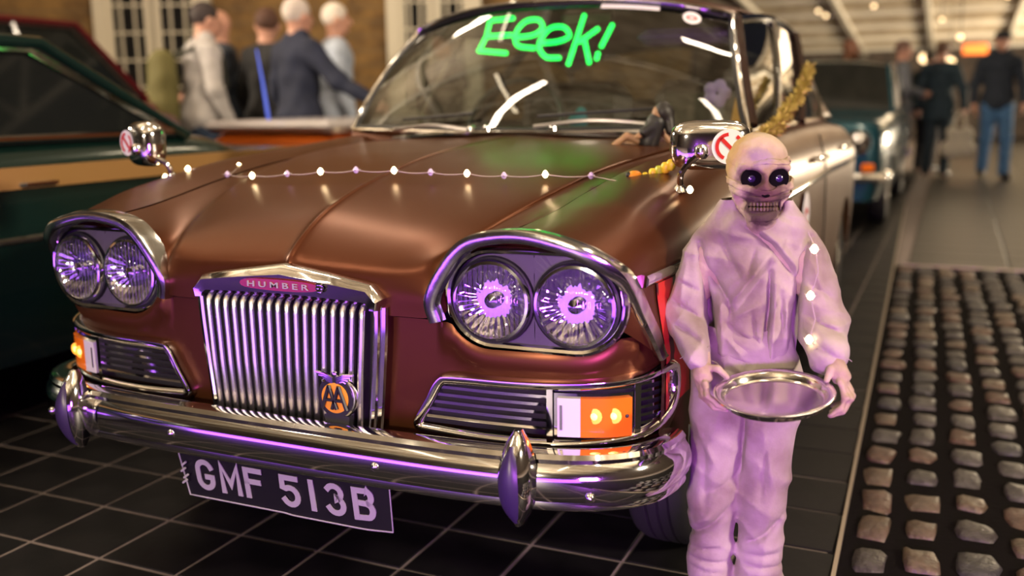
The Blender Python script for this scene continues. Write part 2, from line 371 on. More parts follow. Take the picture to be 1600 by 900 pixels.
# ================================================================== the setting: paving
SLX = lambda y: 1.028-(y-.66)*.0241
PI = .237; X0 = .084; Y0 = .066                                    # tile pitch and phase
fl = struct(MB().box((-11.0, 6, -.053), (24.0, 56, .10)).box((13.2, 6, -.063), (20, 56, .10)).build('floor', M['grout'], smooth=False), 'dark grout bed under the black slate tiles', 'floor')
def tilemesh(w, l, h, c=.004):
    mb = MB(); a, b = w/2, l/2
    V = [(-a, -b, -h), (a, -b, -h), (a, b, -h), (-a, b, -h), (-a, -b, -c), (a, -b, -c), (a, b, -c), (-a, b, -c), (-a+c, -b+c, 0), (a-c, -b+c, 0), (a-c, b-c, 0), (-a+c, b-c, 0)]
    F = [(8, 9, 10, 11)]+[(i, (i+1) % 4, (i+1) % 4+4, i+4) for i in range(4)]+[(i+4, (i+1) % 4+4, (i+1) % 4+8, i+8) for i in range(4)]
    me = bpy.data.meshes.new('tile'); me.from_pydata(V, [], F); me.update(); return me
tm = tilemesh(PI-.0065, PI-.0065, .012); tm.materials.append(M['tile'])
rest = MB()
nt_ = 0
for i in range(-26, 4):
    for j in range(-12, 60):
        x = X0+PI*(i+.5); y = Y0+PI*(j+.5)
        if x > .96: continue
        vis = (-1.9 < x < 1.0 and -.2 < y < 1.25) or (x > .70 and 1.2 < y < 9) or (-1.5 < x < -.7 and y < 1.6 and y > -.2)
        if vis and nt_ < 295:
            o = bpy.data.objects.new('tile', tm); link(o, fl); o.location = (x, y, random.uniform(-.0012, .0008)); nt_ += 1
            o.rotation_euler = (random.uniform(-.003, .003), random.uniform(-.003, .003), 0)
            if i == 3: e_ = 1.028-(y-.66)*.0241-.008; w_ = e_-(x-PI/2+.003); o.scale.x = w_/(PI-.0065); o.location.x = e_-w_/2
        else:
            xr = min(x+.115, 1.02-(y-.66)*.0241); rest.add([(x-.115, y-.115, -.001), (xr, y-.115, -.001), (xr, y+.115, -.001), (x-.115, y+.115, -.001)], [(0, 1, 2, 3)])
o = rest.build('tile_field', M['tile'], fl, smooth=False); o['kind'] = 'stuff'
# steel edging strips, cobbled panel and the pale cross pavement beyond
struct(MB().box((.942, 4.2, -.004), (.010, 9.6, .020), rz=R_(1.38)).build('trim_1', M['steel'], smooth=False), 'long pale steel edging strip beside the cobbles', 'edging')
struct(MB().box((2.1, 5.22, -.004), (2.25, .03, .022)).build('trim_2', M['steel'], smooth=False), 'pale cross strip closing the far end of the cobbles', 'edging')
cb = struct(MB().prism([(SLX(-22)+.004, -22), (3.26, -22), (3.26, 5.21), (SLX(5.21)+.004, 5.21)], -.070, -.0018, 'z').build('floor_cobbled_bed', M['earth'], smooth=False), 'dark earth joints of the cobbled panel', 'ground')
def cobble(seed, mi):
    r = random.Random(seed); n = 10; w, l = .049, .073
    prof = [(1.0, -.035), (1.0, .000), (.95, .009), (.80, .015), (.40, .016)]; V = []; F = []
    rad = []
    for k in range(n):
        a = 2*pi*k/n; c, s_ = cos(a), sin(a); e = .42
        rad.append((w*math.copysign(abs(c)**e, c)*r.uniform(.80, 1.06), l*math.copysign(abs(s_)**e, s_)*r.uniform(.78, 1.06)))
    for f, z in prof:
        for k in range(n): V.append((rad[k][0]*f, rad[k][1]*f, z+r.uniform(-.003, .003)*(f < 1)))
    V.append((0, 0, .020))
    for q in range(len(prof)-1):
        for k in range(n): j = (k+1) % n; F.append((q*n+k, q*n+j, q*n+n+j, q*n+n+k))
    for k in range(n): F.append(((len(prof)-1)*n+k, (len(prof)-1)*n+(k+1) % n, len(V)-1))
    me = bpy.data.meshes.new('cobble'); me.from_pydata(V, [], F); me.update(); me.shade_smooth(); me.materials.append(M['cobble%d' % mi]); return me
cms = [cobble(s_, s_ % 5) for s_ in range(15)]
nc = 0
for j in range(-4, 25):
    for i in range(0, 8):
        y = .62+.186*j+((i*37) % 5-2)*.018; x = SLX(y)+.068+.121*i+random.uniform(-.006, .006)
        if y > 5.12 or x > 2.0 or (i > 5 and y < 3.2): continue
        o = bpy.data.objects.new('cobble', random.choice(cms)); link(o, cb); nc += 1
        o.location = (x, y, random.uniform(-.012, -.004)); o.rotation_euler = (random.uniform(-.06, .06), random.uniform(-.06, .06), random.uniform(-.10, .10)+pi*random.randint(0, 1))
        o.scale = (random.uniform(.84, 1.10), random.uniform(.76, 1.14), 1)
fp = struct(MB().box((7.1, 19.2, -.03), (12.2, 27.9, .05)).build('floor_far_pavement', M['earth'], smooth=False), 'bed of the far grey pavement', 'ground')
pm = tilemesh(.592, .392, .012); pm.materials.append(M['paving'])
far = MB()
for i in range(0, 14):
    for j in range(0, 52):
        x = 1.30+.6*i; y = 5.45+.4*j
        if i < 5 and j < 26:
            o = bpy.data.objects.new('paving_slab', pm); link(o, fp); o.location = (x, y, .004)
        else: far.add([(x-.296, y-.196, .004), (x+.296, y-.196, .004), (x+.296, y+.196, .004), (x-.296, y+.196, .004)], [(0, 1, 2, 3)])
o = far.build('paving_field', M['paving'], fp, smooth=False); o['kind'] = 'stuff'

# ================================================================== the brown car
CAR = thing('vintage_car', 'brown vintage saloon with chrome grille and twin headlamps, parked nearest', 'car', (0, 2.0, 0))
class Off:                                                        # parts are written in car coordinates; the root sits mid-car
    pass
def part(mb, name, m, parent=CAR, **k):
    mb.V = [(v[0], v[1]-2.0, v[2]) for v in mb.V]
    return mb.build(name, m, parent, **k)
def sub(mb, name, m, parent, **k): return part(mb, name, m, parent, **k)
# bonnet -----------------------------------------------------------
BC = [
 [(0, .055, .690), (0, .056, .740), (0, .066, .787), (0, .163, .849), (0, .276, .887), (0, .422, .919), (0, .642, .953), (0, .90, .972), (0, 1.22, .985)],
 [(.022, .055, .690), (.022, .056, .736), (.022, .068, .780), (.022, .163, .841), (.022, .276, .880), (.022, .422, .912), (.022, .642, .947), (.022, .90, .967), (.022, 1.22, .982)],
 [(.15, .055, .677), (.15, .055, .735), (.15, .070, .774), (.155, .16, .830), (.16, .276, .870), (.165, .422, .904), (.17, .642, .941), (.18, .90, .962), (.19, 1.22, .977)],
 [(.26, .055, .677), (.26, .056, .735), (.26, .075, .773), (.27, .16, .824), (.29, .276, .862), (.31, .422, .897), (.33, .642, .936), (.35, .90, .957), (.36, 1.22, .972)],
 [(.322, .056, .680), (.318, .058, .735), (.316, .090, .785), (.350, .18, .823), (.385, .29, .858), (.42, .43, .891), (.458, .642, .926), (.50, .90, .949), (.525, 1.22, .963)],
 [(.337, .058, .705), (.340, .070, .752), (.345, .105, .787), (.372, .185, .820), (.402, .29, .852), (.433, .43, .885), (.468, .642, .920), (.506, .90, .944), (.531, 1.22, .959)],
 [(.385, .058, .805), (.390, .075, .812), (.400, .11, .818), (.430, .19, .834), (.452, .29, .857), (.470, .43, .885), (.495, .642, .917), (.517, .90, .939), (.536, 1.22, .954)],
 [(.470, .056, .843), (.472, .08, .846), (.475, .11, .849), (.485, .19, .855), (.495, .29, .868), (.504, .43, .890), (.516, .642, .917), (.527, .90, .936), (.540, 1.22, .950)],
]
bcols = [[(-x, y, z) for x, y, z in c] for c in BC[:0:-1]]+BC
BON = surf(bcols, 4, 6)
def bonz(x, y):
    best = min((p for r in BON for p in r), key=lambda p: (p[0]-x)**2+(p[1]-y)**2); return float(best[2])
part(MB().grid(BON), 'bonnet', M['paint'], angle=60)
# wings ------------------------------------------------------------
WY = [.19, .29, .43, .642, .90, 1.22, 1.36]
def wcol(front, xs, zs): return [front]+[(x, y, z) for x, y, z in zip(xs, WY, zs)]
WC = [
 wcol((.478, .055, .845), (.490, .500, .509, .521, .532, .545, .552), (.857, .870, .892, .919, .938, .952, .956)),
 wcol((.555, .050, .843), (.560, .562, .565, .570, .575, .580, .58), (.863, .881, .902, .929, .947, .965, .970)),
 wcol((.616, .056, .829), (.632, .638, .640, .642, .642, .645, .645), (.860, .884, .906, .934, .951, .972, .978)),
 wcol((.660, .066, .810), (.678, .685, .690, .692, .695, .700, .70), (.842, .866, .889, .917, .937, .955, .960)),
 wcol((.695, .085, .783), (.706, .714, .720, .726, .730, .735, .735), (.812, .832, .856, .880, .900, .915, .920)),
 wcol((.708, .110, .745), (.718, .730, .740, .746, .750, .755, .755), (.770, .790, .810, .830, .845, .855, .860)),
 wcol((.718, .135, .700), (.724, .734, .744, .751, .757, .762, .762), (.710, .720, .735, .750, .760, .765, .765)),
 wcol((.741, .190, .610), (.743, .748, .752, .756, .760, .765, .765), (.610, .610, .610, .610, .610, .610, .610)),
 wcol((.742, .195, .500), (.744, .748, .752, .756, .760, .765, .765), (.500, .500, .500, .500, .500, .500, .500)),
 wcol((.735, .195, .440), (.737, .740, .742, .745, .748, .750, .750), (.440, .430, .400, .260, .260, .260, .260)),
]
WG = surf(WC, 5, 8)
for r in WG:
    for p in r:
        dy = p[1]-.76
        if abs(dy) < .35:
            az = .28+math.sqrt(.35**2-dy*dy)
            if p[2] < az: p[2] = az; p[0] = max(p[0], .752)
for sg in (1, -1):
    G = [[(p[0]*sg, p[1], p[2]) for p in r] for r in WG]
    part(MB().grid(G, flip=sg < 0), 'front_wing', M['paint'], angle=60)
# inner tub to close shut-lines and engine bay
part(MB().box((0, .62, .60), (1.05, 1.00, .36)).box((0, .9, .45), (1.30, .9, .2)), 'engine_bay', M['dark'], smooth=False)
# fascia -----------------------------------------------------------
PL = catmull([(0, .070), (.15, .070), (.30, .071), (.45, .075), (.56, .087), (.64, .110), (.69, .143), (.722, .19), (.742, .26), (.750, .36), (.752, .50)], 10)
PLa = np.array(PL); Q = np.concatenate([[0], np.cumsum(np.linalg.norm(np.diff(PLa, axis=0), axis=1))])
def fas(q, off=0, z=0, sg=1):
    a = abs(q); x = np.interp(a, Q, PLa[:, 0]); y = np.interp(a, Q, PLa[:, 1])
    x2 = np.interp(a+.004, Q, PLa[:, 0]); y2 = np.interp(a+.004, Q, PLa[:, 1]); t = np.array([x2-x, y2-y]); t /= np.linalg.norm(t)+1e-9
    n = np.array([t[1], -t[0]])                                    # outward
    return (float((x+n[0]*off)*sg), float(y+n[1]*off), z)
CZ, CR, C0, C1 = .722, .092, .447, .610
def ztop(x):
    x = abs(x)
    if x < .335: return .672
    r = CR+.004
    if x < C0: v = CZ-math.sqrt(max(r*r-(x-C0)**2, 0)); return min(v, .672)
    if x <= C1: return CZ-r
    if x < C1+r: v = CZ-math.sqrt(max(r*r-(x-C1)**2, 0)); return min(v, .655)
    return max(.60, .655-(x-C1-r)*2.0)
G = []
qs = np.linspace(-.95, .95, 190)
for q in qs:
    x = np.interp(abs(q), Q, PLa[:, 0]); zt = ztop(x) if abs(q) < .80 else .60
    col = []
    for k in range(14):
        z = .36+(zt-.36)*k/13
        bul = .016*math.exp(-((zt-z-.018)/.022)**2) if .34 < x < .70 else 0
        col.append(fas(q, bul, z, 1 if q >= 0 else -1))
    G.append(col)
part(MB().grid(G), 'front_panel', M['paint'], angle=60)
part(MB().box((0, .30, .35), (1.25, .30, .10)), 'valance', M['black'], smooth=False)
# headlamp pods ----------------------------------------------------
rimpts = [(.335, .056, .672), (.327, .050, .715), (.357, .046, .774), (.405, .043, .828), (.470, .041, .848), (.540, .040, .850), (.616, .044, .832), (.662, .055, .811), (.697, .075, .783), (.712, .102, .745), (.722, .130, .700), (.733, .160, .655), (.744, .192, .605)]
rim = catmull(rimpts, 6)
def stad(r, off=0, n=16):
    P = []
    for k in range(n+1): a = pi/2+pi*k/n; P.append((C0+r*cos(a), CZ+r*sin(a)))
    for k in range(n+1): a = -pi/2+pi*k/n; P.append((C1+r*cos(a), CZ+r*sin(a)))
    return P
ringy = lambda x: .082+max(0, x-.55)*.10
for sg in (1, -1):
    hood = MB(); fr = []
    for i, p in enumerate(rim):
        t = np.array(rim[min(i+1, len(rim)-1)])-np.array(rim[max(i-1, 0)]); nrm = np.array([-t[2], 0, t[0]]); nrm /= np.linalg.norm(nrm)
        if nrm[2] < 0 and nrm[0] < 0 and p[0] > .5: nrm = -nrm
        wdt = 1.0 if i < 48 else 1-(i-48)/26*.5
        fr.append(((sg*p[0], p[1], p[2]), (sg*nrm[0]*wdt, 0, nrm[2]*wdt), (0, -1, 0)))
    hood.sweep(fr, [(.006, -.040), (.009, -.004), (.007, .010), (-.004, .014), (-.017, .008), (-.019, -.010), (-.006, -.012), (-.004, -.035)])
    recalc(part(hood, 'headlamp_hood', M['chrome_worn'], angle=50))
    # liner between hood and bezel
    st = stad(CR+.006, n=24); up = [p for p in st]
    k0 = min(range(len(st)), key=lambda k: (st[k][0]-.355)**2+(st[k][1]-.692)**2)
    seq = [st[(k0-i) % len(st)] for i in range(len(st))]
    k1 = min(range(len(seq)), key=lambda k: (seq[k][0]-.690)**2+(seq[k][1]-.676)**2); seq = seq[:k1+1]
    rows = []
    for i in range(49):
        f = i/48; a = np.array([np.interp(f*(len(rim)-1), range(len(rim)), [p[c] for p in rim]) for c in range(3)])
        b2 = [np.interp(f*(len(seq)-1), range(len(seq)), [p[c] for p in seq]) for c in range(2)]; b = np.array([b2[0], ringy(b2[0])+.006, b2[1]])
        rows.append([tuple((a*(1-t)+b*t)*np.array([sg, 1, 1])+np.array([0, .006*sin(pi*t), 0])) for t in (0, .25, .5, .75, 1)])
    recalc(part(MB().grid(rows), 'headlamp_liner', M['paint'], angle=70))
    bz = MB().tube([(sg*x, ringy(x)-.004, z) for x, z in stad(CR, n=20)], .0075, 8, closed=True)
    part(bz, 'headlamp_bezel', M['chrome'])
    pl = MB(); mid = (C0+C1)/2; ins_ = lambda x, z: math.hypot(x-min(max(x, C0), C1), z-CZ) < CR-.001
    for cx in (C0, C1):
        rows = []
        for a in np.linspace(0, 2*pi, 65):
            f = .078
            while f < .2 and ins_(cx+f*cos(a), CZ-.004+f*sin(a)) and (cx+f*cos(a)-mid)*(cx-mid) >= -1e-6: f += .0008
            rows.append([(sg*(cx+q*cos(a)), ringy(cx+q*cos(a))+.004, CZ-.004+q*sin(a)) for q in (.0765, max(f, .0775))])
        pl.grid(rows)
    recalc(part(pl, 'headlamp_plate', M['podgrey'], smooth=False))
    for cx in (C0, C1):
        cy = ringy(cx)+.004; rt = Matrix.Rotation(sg*R_(4 if cx > .5 else 1), 3, 'Z'); c = (sg*cx, cy, CZ-.004)
        lamp = part(MB().lathe([(.079, .004), (.0795, -.012), (.076, -.021), (.071, -.022), (.069, -.016), (.069, .0)], c, 'y', 40, rt), 'headlamp', M['chrome'])
        lamp['label'] = 'round headlamp with chrome ring'
        sub(MB().lathe([(.078+.006, .002), (.083, -.010), (.079, -.012), (.078, .002)], c, 'y', 36, rt), 'lamp_gasket', M['black'], lamp)
        rows = []
        for q in np.linspace(.069, .001, 14):
            row = []
            for a in np.linspace(0, 2*pi, 97):
                yy = -.016+.030*(1-q/.069)**.9+.0016*sin(24*a+1.3*sin(3*a))*(q/.069)*(1-(q/.075)**6)+.0022*sin(5*a+q*150)*(q/.069)*(1-(q/.072)**4)+.0012*sin(q*cos(a)*300)*(q*sin(a) > .010)+random.uniform(-.0004, .0004)
                p = rt @ Vector((q*cos(a), yy, q*sin(a))); row.append((p.x+c[0], p.y+c[1], p.z+c[2]))
            rows.append(row)
        sub(MB().grid(rows), 'reflector', M['reflector'], lamp, angle=80)
        sub(MB().lathe([(.010, .010), (.012, .0), (.015, -.010), (.013, -.018), (.001, -.022)], c, 'y', 16, rt), 'bulb_cap', M['chrome'], lamp)
        sub(MB().lathe([(.0705, -.018), (.066, -.026), (.055, -.033), (.038, -.039), (.018, -.042), (.002, -.043)], c, 'y', 40, rt), 'lens', M['lens'], lamp)
# side grilles -----------------------------------------------------
out = [(.300, .452), (.42, .447), (.56, .448), (.66, .455), (.74, .468), (.80, .490), (.828, .522), (.830, .568), (.812, .588), (.74, .583), (.64, .574), (.50, .569), (.37, .567), (.338, .558), (.312, .515), (.287, .473), (.288, .458)]
for sg in (1, -1):
    gr = MB(); path = [np.array(p) for p in catmull([np.array(p) for p in out+[out[0]]], 5)][:-1]
    n = len(path); fr = []
    cxz = np.array([.56, .512])
    for i in range(n):
        t = path[(i+1) % n]-path[i-1]; nr = np.array([t[1], -t[0]]); nr /= np.linalg.norm(nr)
        q, z = path[i]; P0 = np.array(fas(q, .0, z, sg)); P1 = np.array(fas(q+nr[0]*.01, 0, z+nr[1]*.01, sg)); o_ = (P1-P0); o_ /= np.linalg.norm(o_)
        Pn = np.array(fas(q, .01, z, sg))-P0; Pn /= np.linalg.norm(Pn); fr.append((P0, o_, Pn))
    fr.append(fr[0])
    gr.sweep(fr, [(.005, -.003), (.006, .012), (.001, .022), (-.006, .023), (-.013, .018), (-.017, .004), (-.017, -.003)], capends=False)
    frame = recalc(part(gr, 'side_grille', M['chrome'], angle=50)); frame['label'] = 'chrome framed louvred side grille'
    def strip(q0, q1, z0, z1, o0, o1, n=10):
        rows = [[fas(q0+(q1-q0)*i/n, o_, z, sg) for (o_, z) in ((o0, z0), (o1, z0), (o1, z1), (o0, z1))] for i in range(n+1)]
        mb = MB(); mb.sweep([(r[0], np.array(r[1])-np.array(r[0]), np.array(r[3])-np.array(r[0])) for r in rows], [(0, 0), (1, 0), (1, 1), (0, 1)]); return mb
    bk = MB(); rows = []
    for i in range(25):
        q = .295+.53*i/24; zt = .566+.02*max(0, (q-.6)/.22); zb = .453+max(0, q-.70)*.28; zt = min(zt, .463+(q-.285)*1.9)
        rows.append([fas(q, .003, zb, sg), fas(q, .003, zt, sg)])
    recalc(sub(bk.grid(rows), 'grille_backing', M['dark'], frame, smooth=False))
    for k in range(7):
        z = .465+.0152*k
        qa = .300+max(0, (z-.462))*.52
        recalc(sub(strip(qa, .556, z, z+.0058, .004, .013), 'slat', M['chrome'], frame))
        qe = .815
        if z > .468: recalc(sub(strip(.722, qe, z+.006, z+.0118, .004, .013, 6), 'slat', M['chrome'], frame))
    recalc(sub(strip(.566, .708, .560, .5655, .004, .013), 'slat', M['chrome'], frame))
    for q in (.556, .710): recalc(sub(strip(q, q+.011, .458, .570, .003, .020, 2), 'divider', M['chrome'], frame))
    lampb = part(strip(.569, .709, .464, .554, .002, .016), 'indicator_lamp', M['chrome']); recalc(lampb)
    recalc(sub(strip(.576, .6165, .472, .546, .012, .023), 'white_lens', M['whitelens'], lampb))
    recalc(sub(strip(.580, .585, .485, .533, .020, .0245, 2), 'lens_clip', M['chrome'], lampb))
    am = recalc(sub(strip(.6165, .703, .472, .546, .012, .0235), 'amber_lens', M['amber'], lampb)); am['label'] = 'orange indicator lens'
    for qq in (.640, .672):
        p = fas(qq, .0235, .513, sg); sub(MB().lathe([(.001, -.0022), (.010, -.0018), (.015, -.0008), (.015, .002)], p, 'y', 14), 'bulb_glow', M['bulb_amber'], lampb); sub(MB().lathe([(.001, -.0045), (.005, -.0035), (.007, -.002), (.007, .001)], p, 'y', 12), 'bulb_core', M['bulb_core'], lampb)
    p = fas(.694, .0235, .511, sg); sub(MB().lathe([(.001, -.003), (.0035, -.002), (.0035, .002)], p, 'y', 10), 'lens_screw', M['black'], lampb)
# main grille ------------------------------------------------------
gf = MB()
poly = [(-.207, .690), (-.226, .690), (-.231, .712), (-.205, .738), (-.10, .754), (0, .768), (.10, .754), (.205, .738), (.231, .712), (.226, .690), (.207, .690), (.196, .698), (.10, .702), (-.10, .702), (-.196, .698)]
hd = [( [(-.226, .690), (-.231, .712), (-.205, .738), (-.10, .754), (0, .768), (.10, .754), (.205, .738), (.231, .712), (.226, .690)], [(-.205, .690), (-.205, .694), (-.194, .702), (-.10, .704), (0, .705), (.10, .704), (.194, .702), (.205, .694), (.205, .690)])][0]
rows = []
for (a, b) in zip(*hd):
    a = np.array(a); b = np.array(b); m = lambda t: a*(1-t)+b*t
    rows.append([(a[0], .075, a[1]), (a[0], .040, a[1]), (m(.10)[0], .030, m(.10)[1]), (m(.30)[0], .022, m(.30)[1]), (m(.62)[0], .024, m(.62)[1]), (m(.92)[0], .026, m(.92)[1]), (b[0], .034, b[1]), (b[0], .075, b[1])])
grille = recalc(part(MB().grid(rows), 'grille', M['chrome'], angle=30)); grille['label'] = 'chrome radiator grille with vertical bars'
recalc(sub(MB().prism([(-.212, .700), (.212, .700), (.192, .424), (-.192, .424)], .050, .066), 'grille_backing', M['dark'], grille, smooth=False))
lowr = catmull([(-.216, .040, .694), (-.212, .040, .62), (-.198, .040, .47), (-.192, .040, .440), (-.180, .040, .428), (-.10, .040, .424), (0, .040, .423), (.10, .040, .424), (.180, .040, .428), (.192, .040, .440), (.198, .040, .47), (.212, .040, .62), (.216, .040, .694)], 4)
sub(MB().tube(lowr, .0075, 8), 'grille_surround', M['chrome'], grille)
sub(MB().tube([(p[0]*1.05, p[1]+.010, p[2]-.008 if p[2] < .45 else p[2]) for p in lowr], .0085, 8), 'grille_surround', M['chrome'], grille)
NB = 18
for k in range(NB):
    f = (k+.5)/NB*2-1; xt, xb = f*.200, f*.184
    bar = MB(); pts = [(xt, .046, .697), (xt, .036, .694), (xt, .030, .686), (xt*.99+xb*.01, .028, .67), ((xt+xb)/2, .026, .56), (xb, .028, .445), (xb, .036, .432)]
    bar.tube(pts, .0062, 8); sub(bar, 'grille_bar', M['satin'], grille)
for k in range(20):
    pass
bd = sub(MB().prism([(.098*cos(2*pi*k/24)*(1 if abs(cos(2*pi*k/24)) < .95 else .98), .728+.0115*math.copysign(abs(sin(2*pi*k/24))**.6, sin(2*pi*k/24))) for k in range(24)], .018, .030), 'badge', M['red'], grille); recalc(bd)
bd['label'] = 'red enamel name badge'
Mx = Matrix(((1, 0, 0, 0), (0, 0, -1, .0175-2.0), (0, 1, 0, .728), (0, 0, 0, 1)))
textmesh('badge_lettering', 'H U M B E R', .0115, M['platew'], grille, Mx, width=.150, extrude=.002, offset=.01)
cr = MB()
for k in range(7): cr.lathe([(.001, -.004), (.0042, -.003), (.0042, .004)], (.101+.004*cos(k), .017, .7285+.008*sin(k*2.1)), 'y', 8)
sub(cr, 'badge_crest', M['chrome'], grille)
# motoring club badge ----------------------------------------------
ab = MB().lathe([(.001, -.002), (.036, -.002), (.043, .000), (.045, .004), (.045, .010)], (.132, .012, .512), 'y', 36)
club = part(ab, 'club_badge', M['chrome_worn']); club['label'] = 'round yellow and black motoring club badge with wings'
sub(MB().lathe([(.0395, .0), (.0405, -.003), (.001, -.0035)], (.132, .0105, .512), 'y', 36), 'badge_rim', M['black'], club)
sub(MB().lathe([(.031, .0), (.031, -.003), (.001, -.004)], (.132, .0085, .512), 'y', 32), 'badge_disc', M['yellow'], club)
al = MB()
for sx in (-1, 1):
    ox = .132+sx*.0115
    al.tube([(ox-.017, .003, .490), (ox-.003*sx*0, .003, .537)], .0042, 6); al.tube([(ox+.017, .003, .490), (ox, .003, .537)], .0042, 6); al.tube([(ox-.010, .003, .508), (ox+.010, .003, .508)], .0035, 6)
sub(al, 'badge_letters', M['black'], club)
wg = MB()
for sx in (-1, 1):
    for k in range(4): wg.tube([(.132+sx*.004, .008, .552-.003*k), (.132+sx*(.022), .006, .560-.004*k), (.132+sx*(.044-.006*k), .008, .562-.006*k)], .0028, 6)
wg.lathe([(.001, -.003), (.006, -.002), (.006, .003)], (.132, .008, .560), 'y', 10)
sub(wg, 'badge_wings', M['chrome'], club)
sub(MB().prism([(.102, .475), (.162, .475), (.158, .452), (.106, .452)], .010, .022), 'badge_stem', M['black'], club, smooth=False)
# bumper -----------------------------------------------------------
bp_ = catmull([(0, -.034), (.20, -.033), (.40, -.027), (.55, -.012), (.65, .015), (.72, .058), (.760, .108), (.778, .165), (.783, .215)], 8)
full = [(-p[0], p[1]) for p in bp_[:0:-1]]+[(p[0], p[1]) for p in bp_]
fr = []
for i, p in enumerate(full):
    t = np.array(full[min(i+1, len(full)-1)])-np.array(full[max(i-1, 0)]); nr = np.array([t[1], -t[0]]); nr /= np.linalg.norm(nr)
    fr.append(((p[0], p[1], .410), (nr[0], nr[1], 0), (0, 0, 1)))
prof = [(-.045, .050), (-.020, .056), (-.004, .052), (.002, .044), (.001, .036), (.009, .026), (.014, .010), (.014, -.008), (.009, -.026), (.003, -.036), (.004, -.044), (.001, -.052), (-.008, -.057), (-.022, -.056), (-.022, -.045), (-.008, -.035), (-.004, .03), (-.02, .042)]
bump = recalc(part(MB().sweep(fr, prof), 'bumper', M['chrome'], angle=28)); bump['label'] = 'full width chrome front bumper'
for x in (-.263, .263, .665, -.665):
    i = min(range(len(full)), key=lambda k: abs(full[k][0]-x)); n_ = np.array(fr[i][1]); p = np.array(fr[i][0])+n_*.012+np.array([0, 0, -.005 if abs(x) < .3 else -.022])
    sub(MB().lathe([(.010, .004), (.010, -.001), (.0075, -.005), (.003, -.0075), (.0005, -.008)], tuple(p), 'y', 14, Matrix.Rotation(math.atan2(n_[0], -n_[1]), 3, 'Z')), 'bumper_bolt', M['chrome'], bump)
for sg in (1, -1):
    ov = MB(); rows = []
    for i in range(25):
        t = i/24; z = .330+.180*t; w = .034*math.sin(pi*min(max(t, .02), .98))**.55; d = .055*math.sin(pi*min(max(t, .03), .97))**.5
        row = []
        for k in range(13):
            a = pi*k/12; row.append((sg*.541-w*cos(a)*sg, -.018-d*abs(sin(a))**.75, z))
        rows.append(row)
    ovr = recalc(part(ov.grid(rows, flip=sg < 0), 'overrider', M['chrome'], angle=50)); ovr['label'] = 'chrome bumper overrider with dark rubber face'
    rb = MB(); rows = []
    for i in range(21):
        t = i/20; z = .338+.150*t; w = .019*math.sin(pi*min(max(t, .04), .96))**.6
        row = [(sg*.541+w*f, -.018-.0565*math.sin(pi*min(max((z-.330)/.180, .03), .97))**.5-.006*(1-f*f)+.004, z) for f in np.linspace(-1, 1, 9)]
        rows.append(row)
    recalc(sub(rb.grid(rows), 'rubber_face', mat('overrider_rubber', (.035, .022, .07), .35) if sg > 0 else bpy.data.materials['overrider_rubber'], ovr, angle=80))
    sub(MB().tube([(sg*.541, -.02, .40), (sg*.575, .0, .405), (sg*.60, .02, .41)], .016, 8), 'overrider_bracket', M['chrome'], ovr)
# number plate -----------------------------------------------------
def plz(x, t): return (x, -.024+.016*t+(.010*max(0, (abs(x)-.2)/.06) if x > 0 else .004), .366-.113*t)
rows = [[plz(-.262+.524*i/20+(.012*t if i < 10 else -.004*t)*abs(i/10-1), t) for t in (0, .5, 1)] for i in range(21)]
pl = part(MB().grid(rows, flip=True).grid([[(p[0], p[1]+.003, p[2]) for p in r] for r in rows]), 'number_plate', M['plate'], angle=80); pl['label'] = 'black number plate with silver characters'
edge = [r[0] for r in rows]+[rows[-1][1], rows[-1][2]]+[r[2] for r in rows[::-1]]+[rows[0][1]]
sub(MB().tube([(p[0], p[1]-.001, p[2]) for p in edge], .0017, 5, closed=True), 'plate_border', M['platew'], pl)
tilt = math.atan2(.016, .113)
def strokes(ch, h=.079, w=.046, s_=.0135):
    a = w/2-s_/2; b = h/2-s_/2
    arc = lambda cx, cz, rx, rz, a0, a1, n=10: [(cx+rx*cos(R_(a0+(a1-a0)*k/n)), cz+rz*sin(R_(a0+(a1-a0)*k/n))) for k in range(n+1)]
    if ch == 'G': return [arc(0, b-a, a, a, 20, 180)+arc(0, -b+a, a, a, 180, 360)+[(a, -.004), (.004, -.004)]]
    if ch == 'M': return [[(-a, -b), (-a, b), (0, -b*.45), (a, b), (a, -b)]]
    if ch == 'F': return [[(a, b), (-a, b), (-a, -b)], [(-a, .004), (a*.7, .004)]]
    if ch == '5': return [[(a, b), (-a*.9, b), (-a*.95, .008)]+arc(0, -b+a*1.05, a, a*1.05, 120, -150, 14)]
    if ch == '1': return [[(0, b), (0, -b)]]
    if ch == '3': return [arc(-.001, b-a*.82, a*.9, a*.82, 150, -70, 10)+arc(0, -b+a*.95, a, a*.95, 75, -155, 12)]
    if ch == 'B': return [[(-a, -b), (-a, b), (a*.35, b)]+arc(a*.35, b-b*.46, a*.6, b*.46, 90, -90, 8)+[(-a, .003)], [(a*.4, .003)]+arc(a*.4, -b*.46, a*.6, b*.5, 80, -90, 8)+[(-a, -b)]]
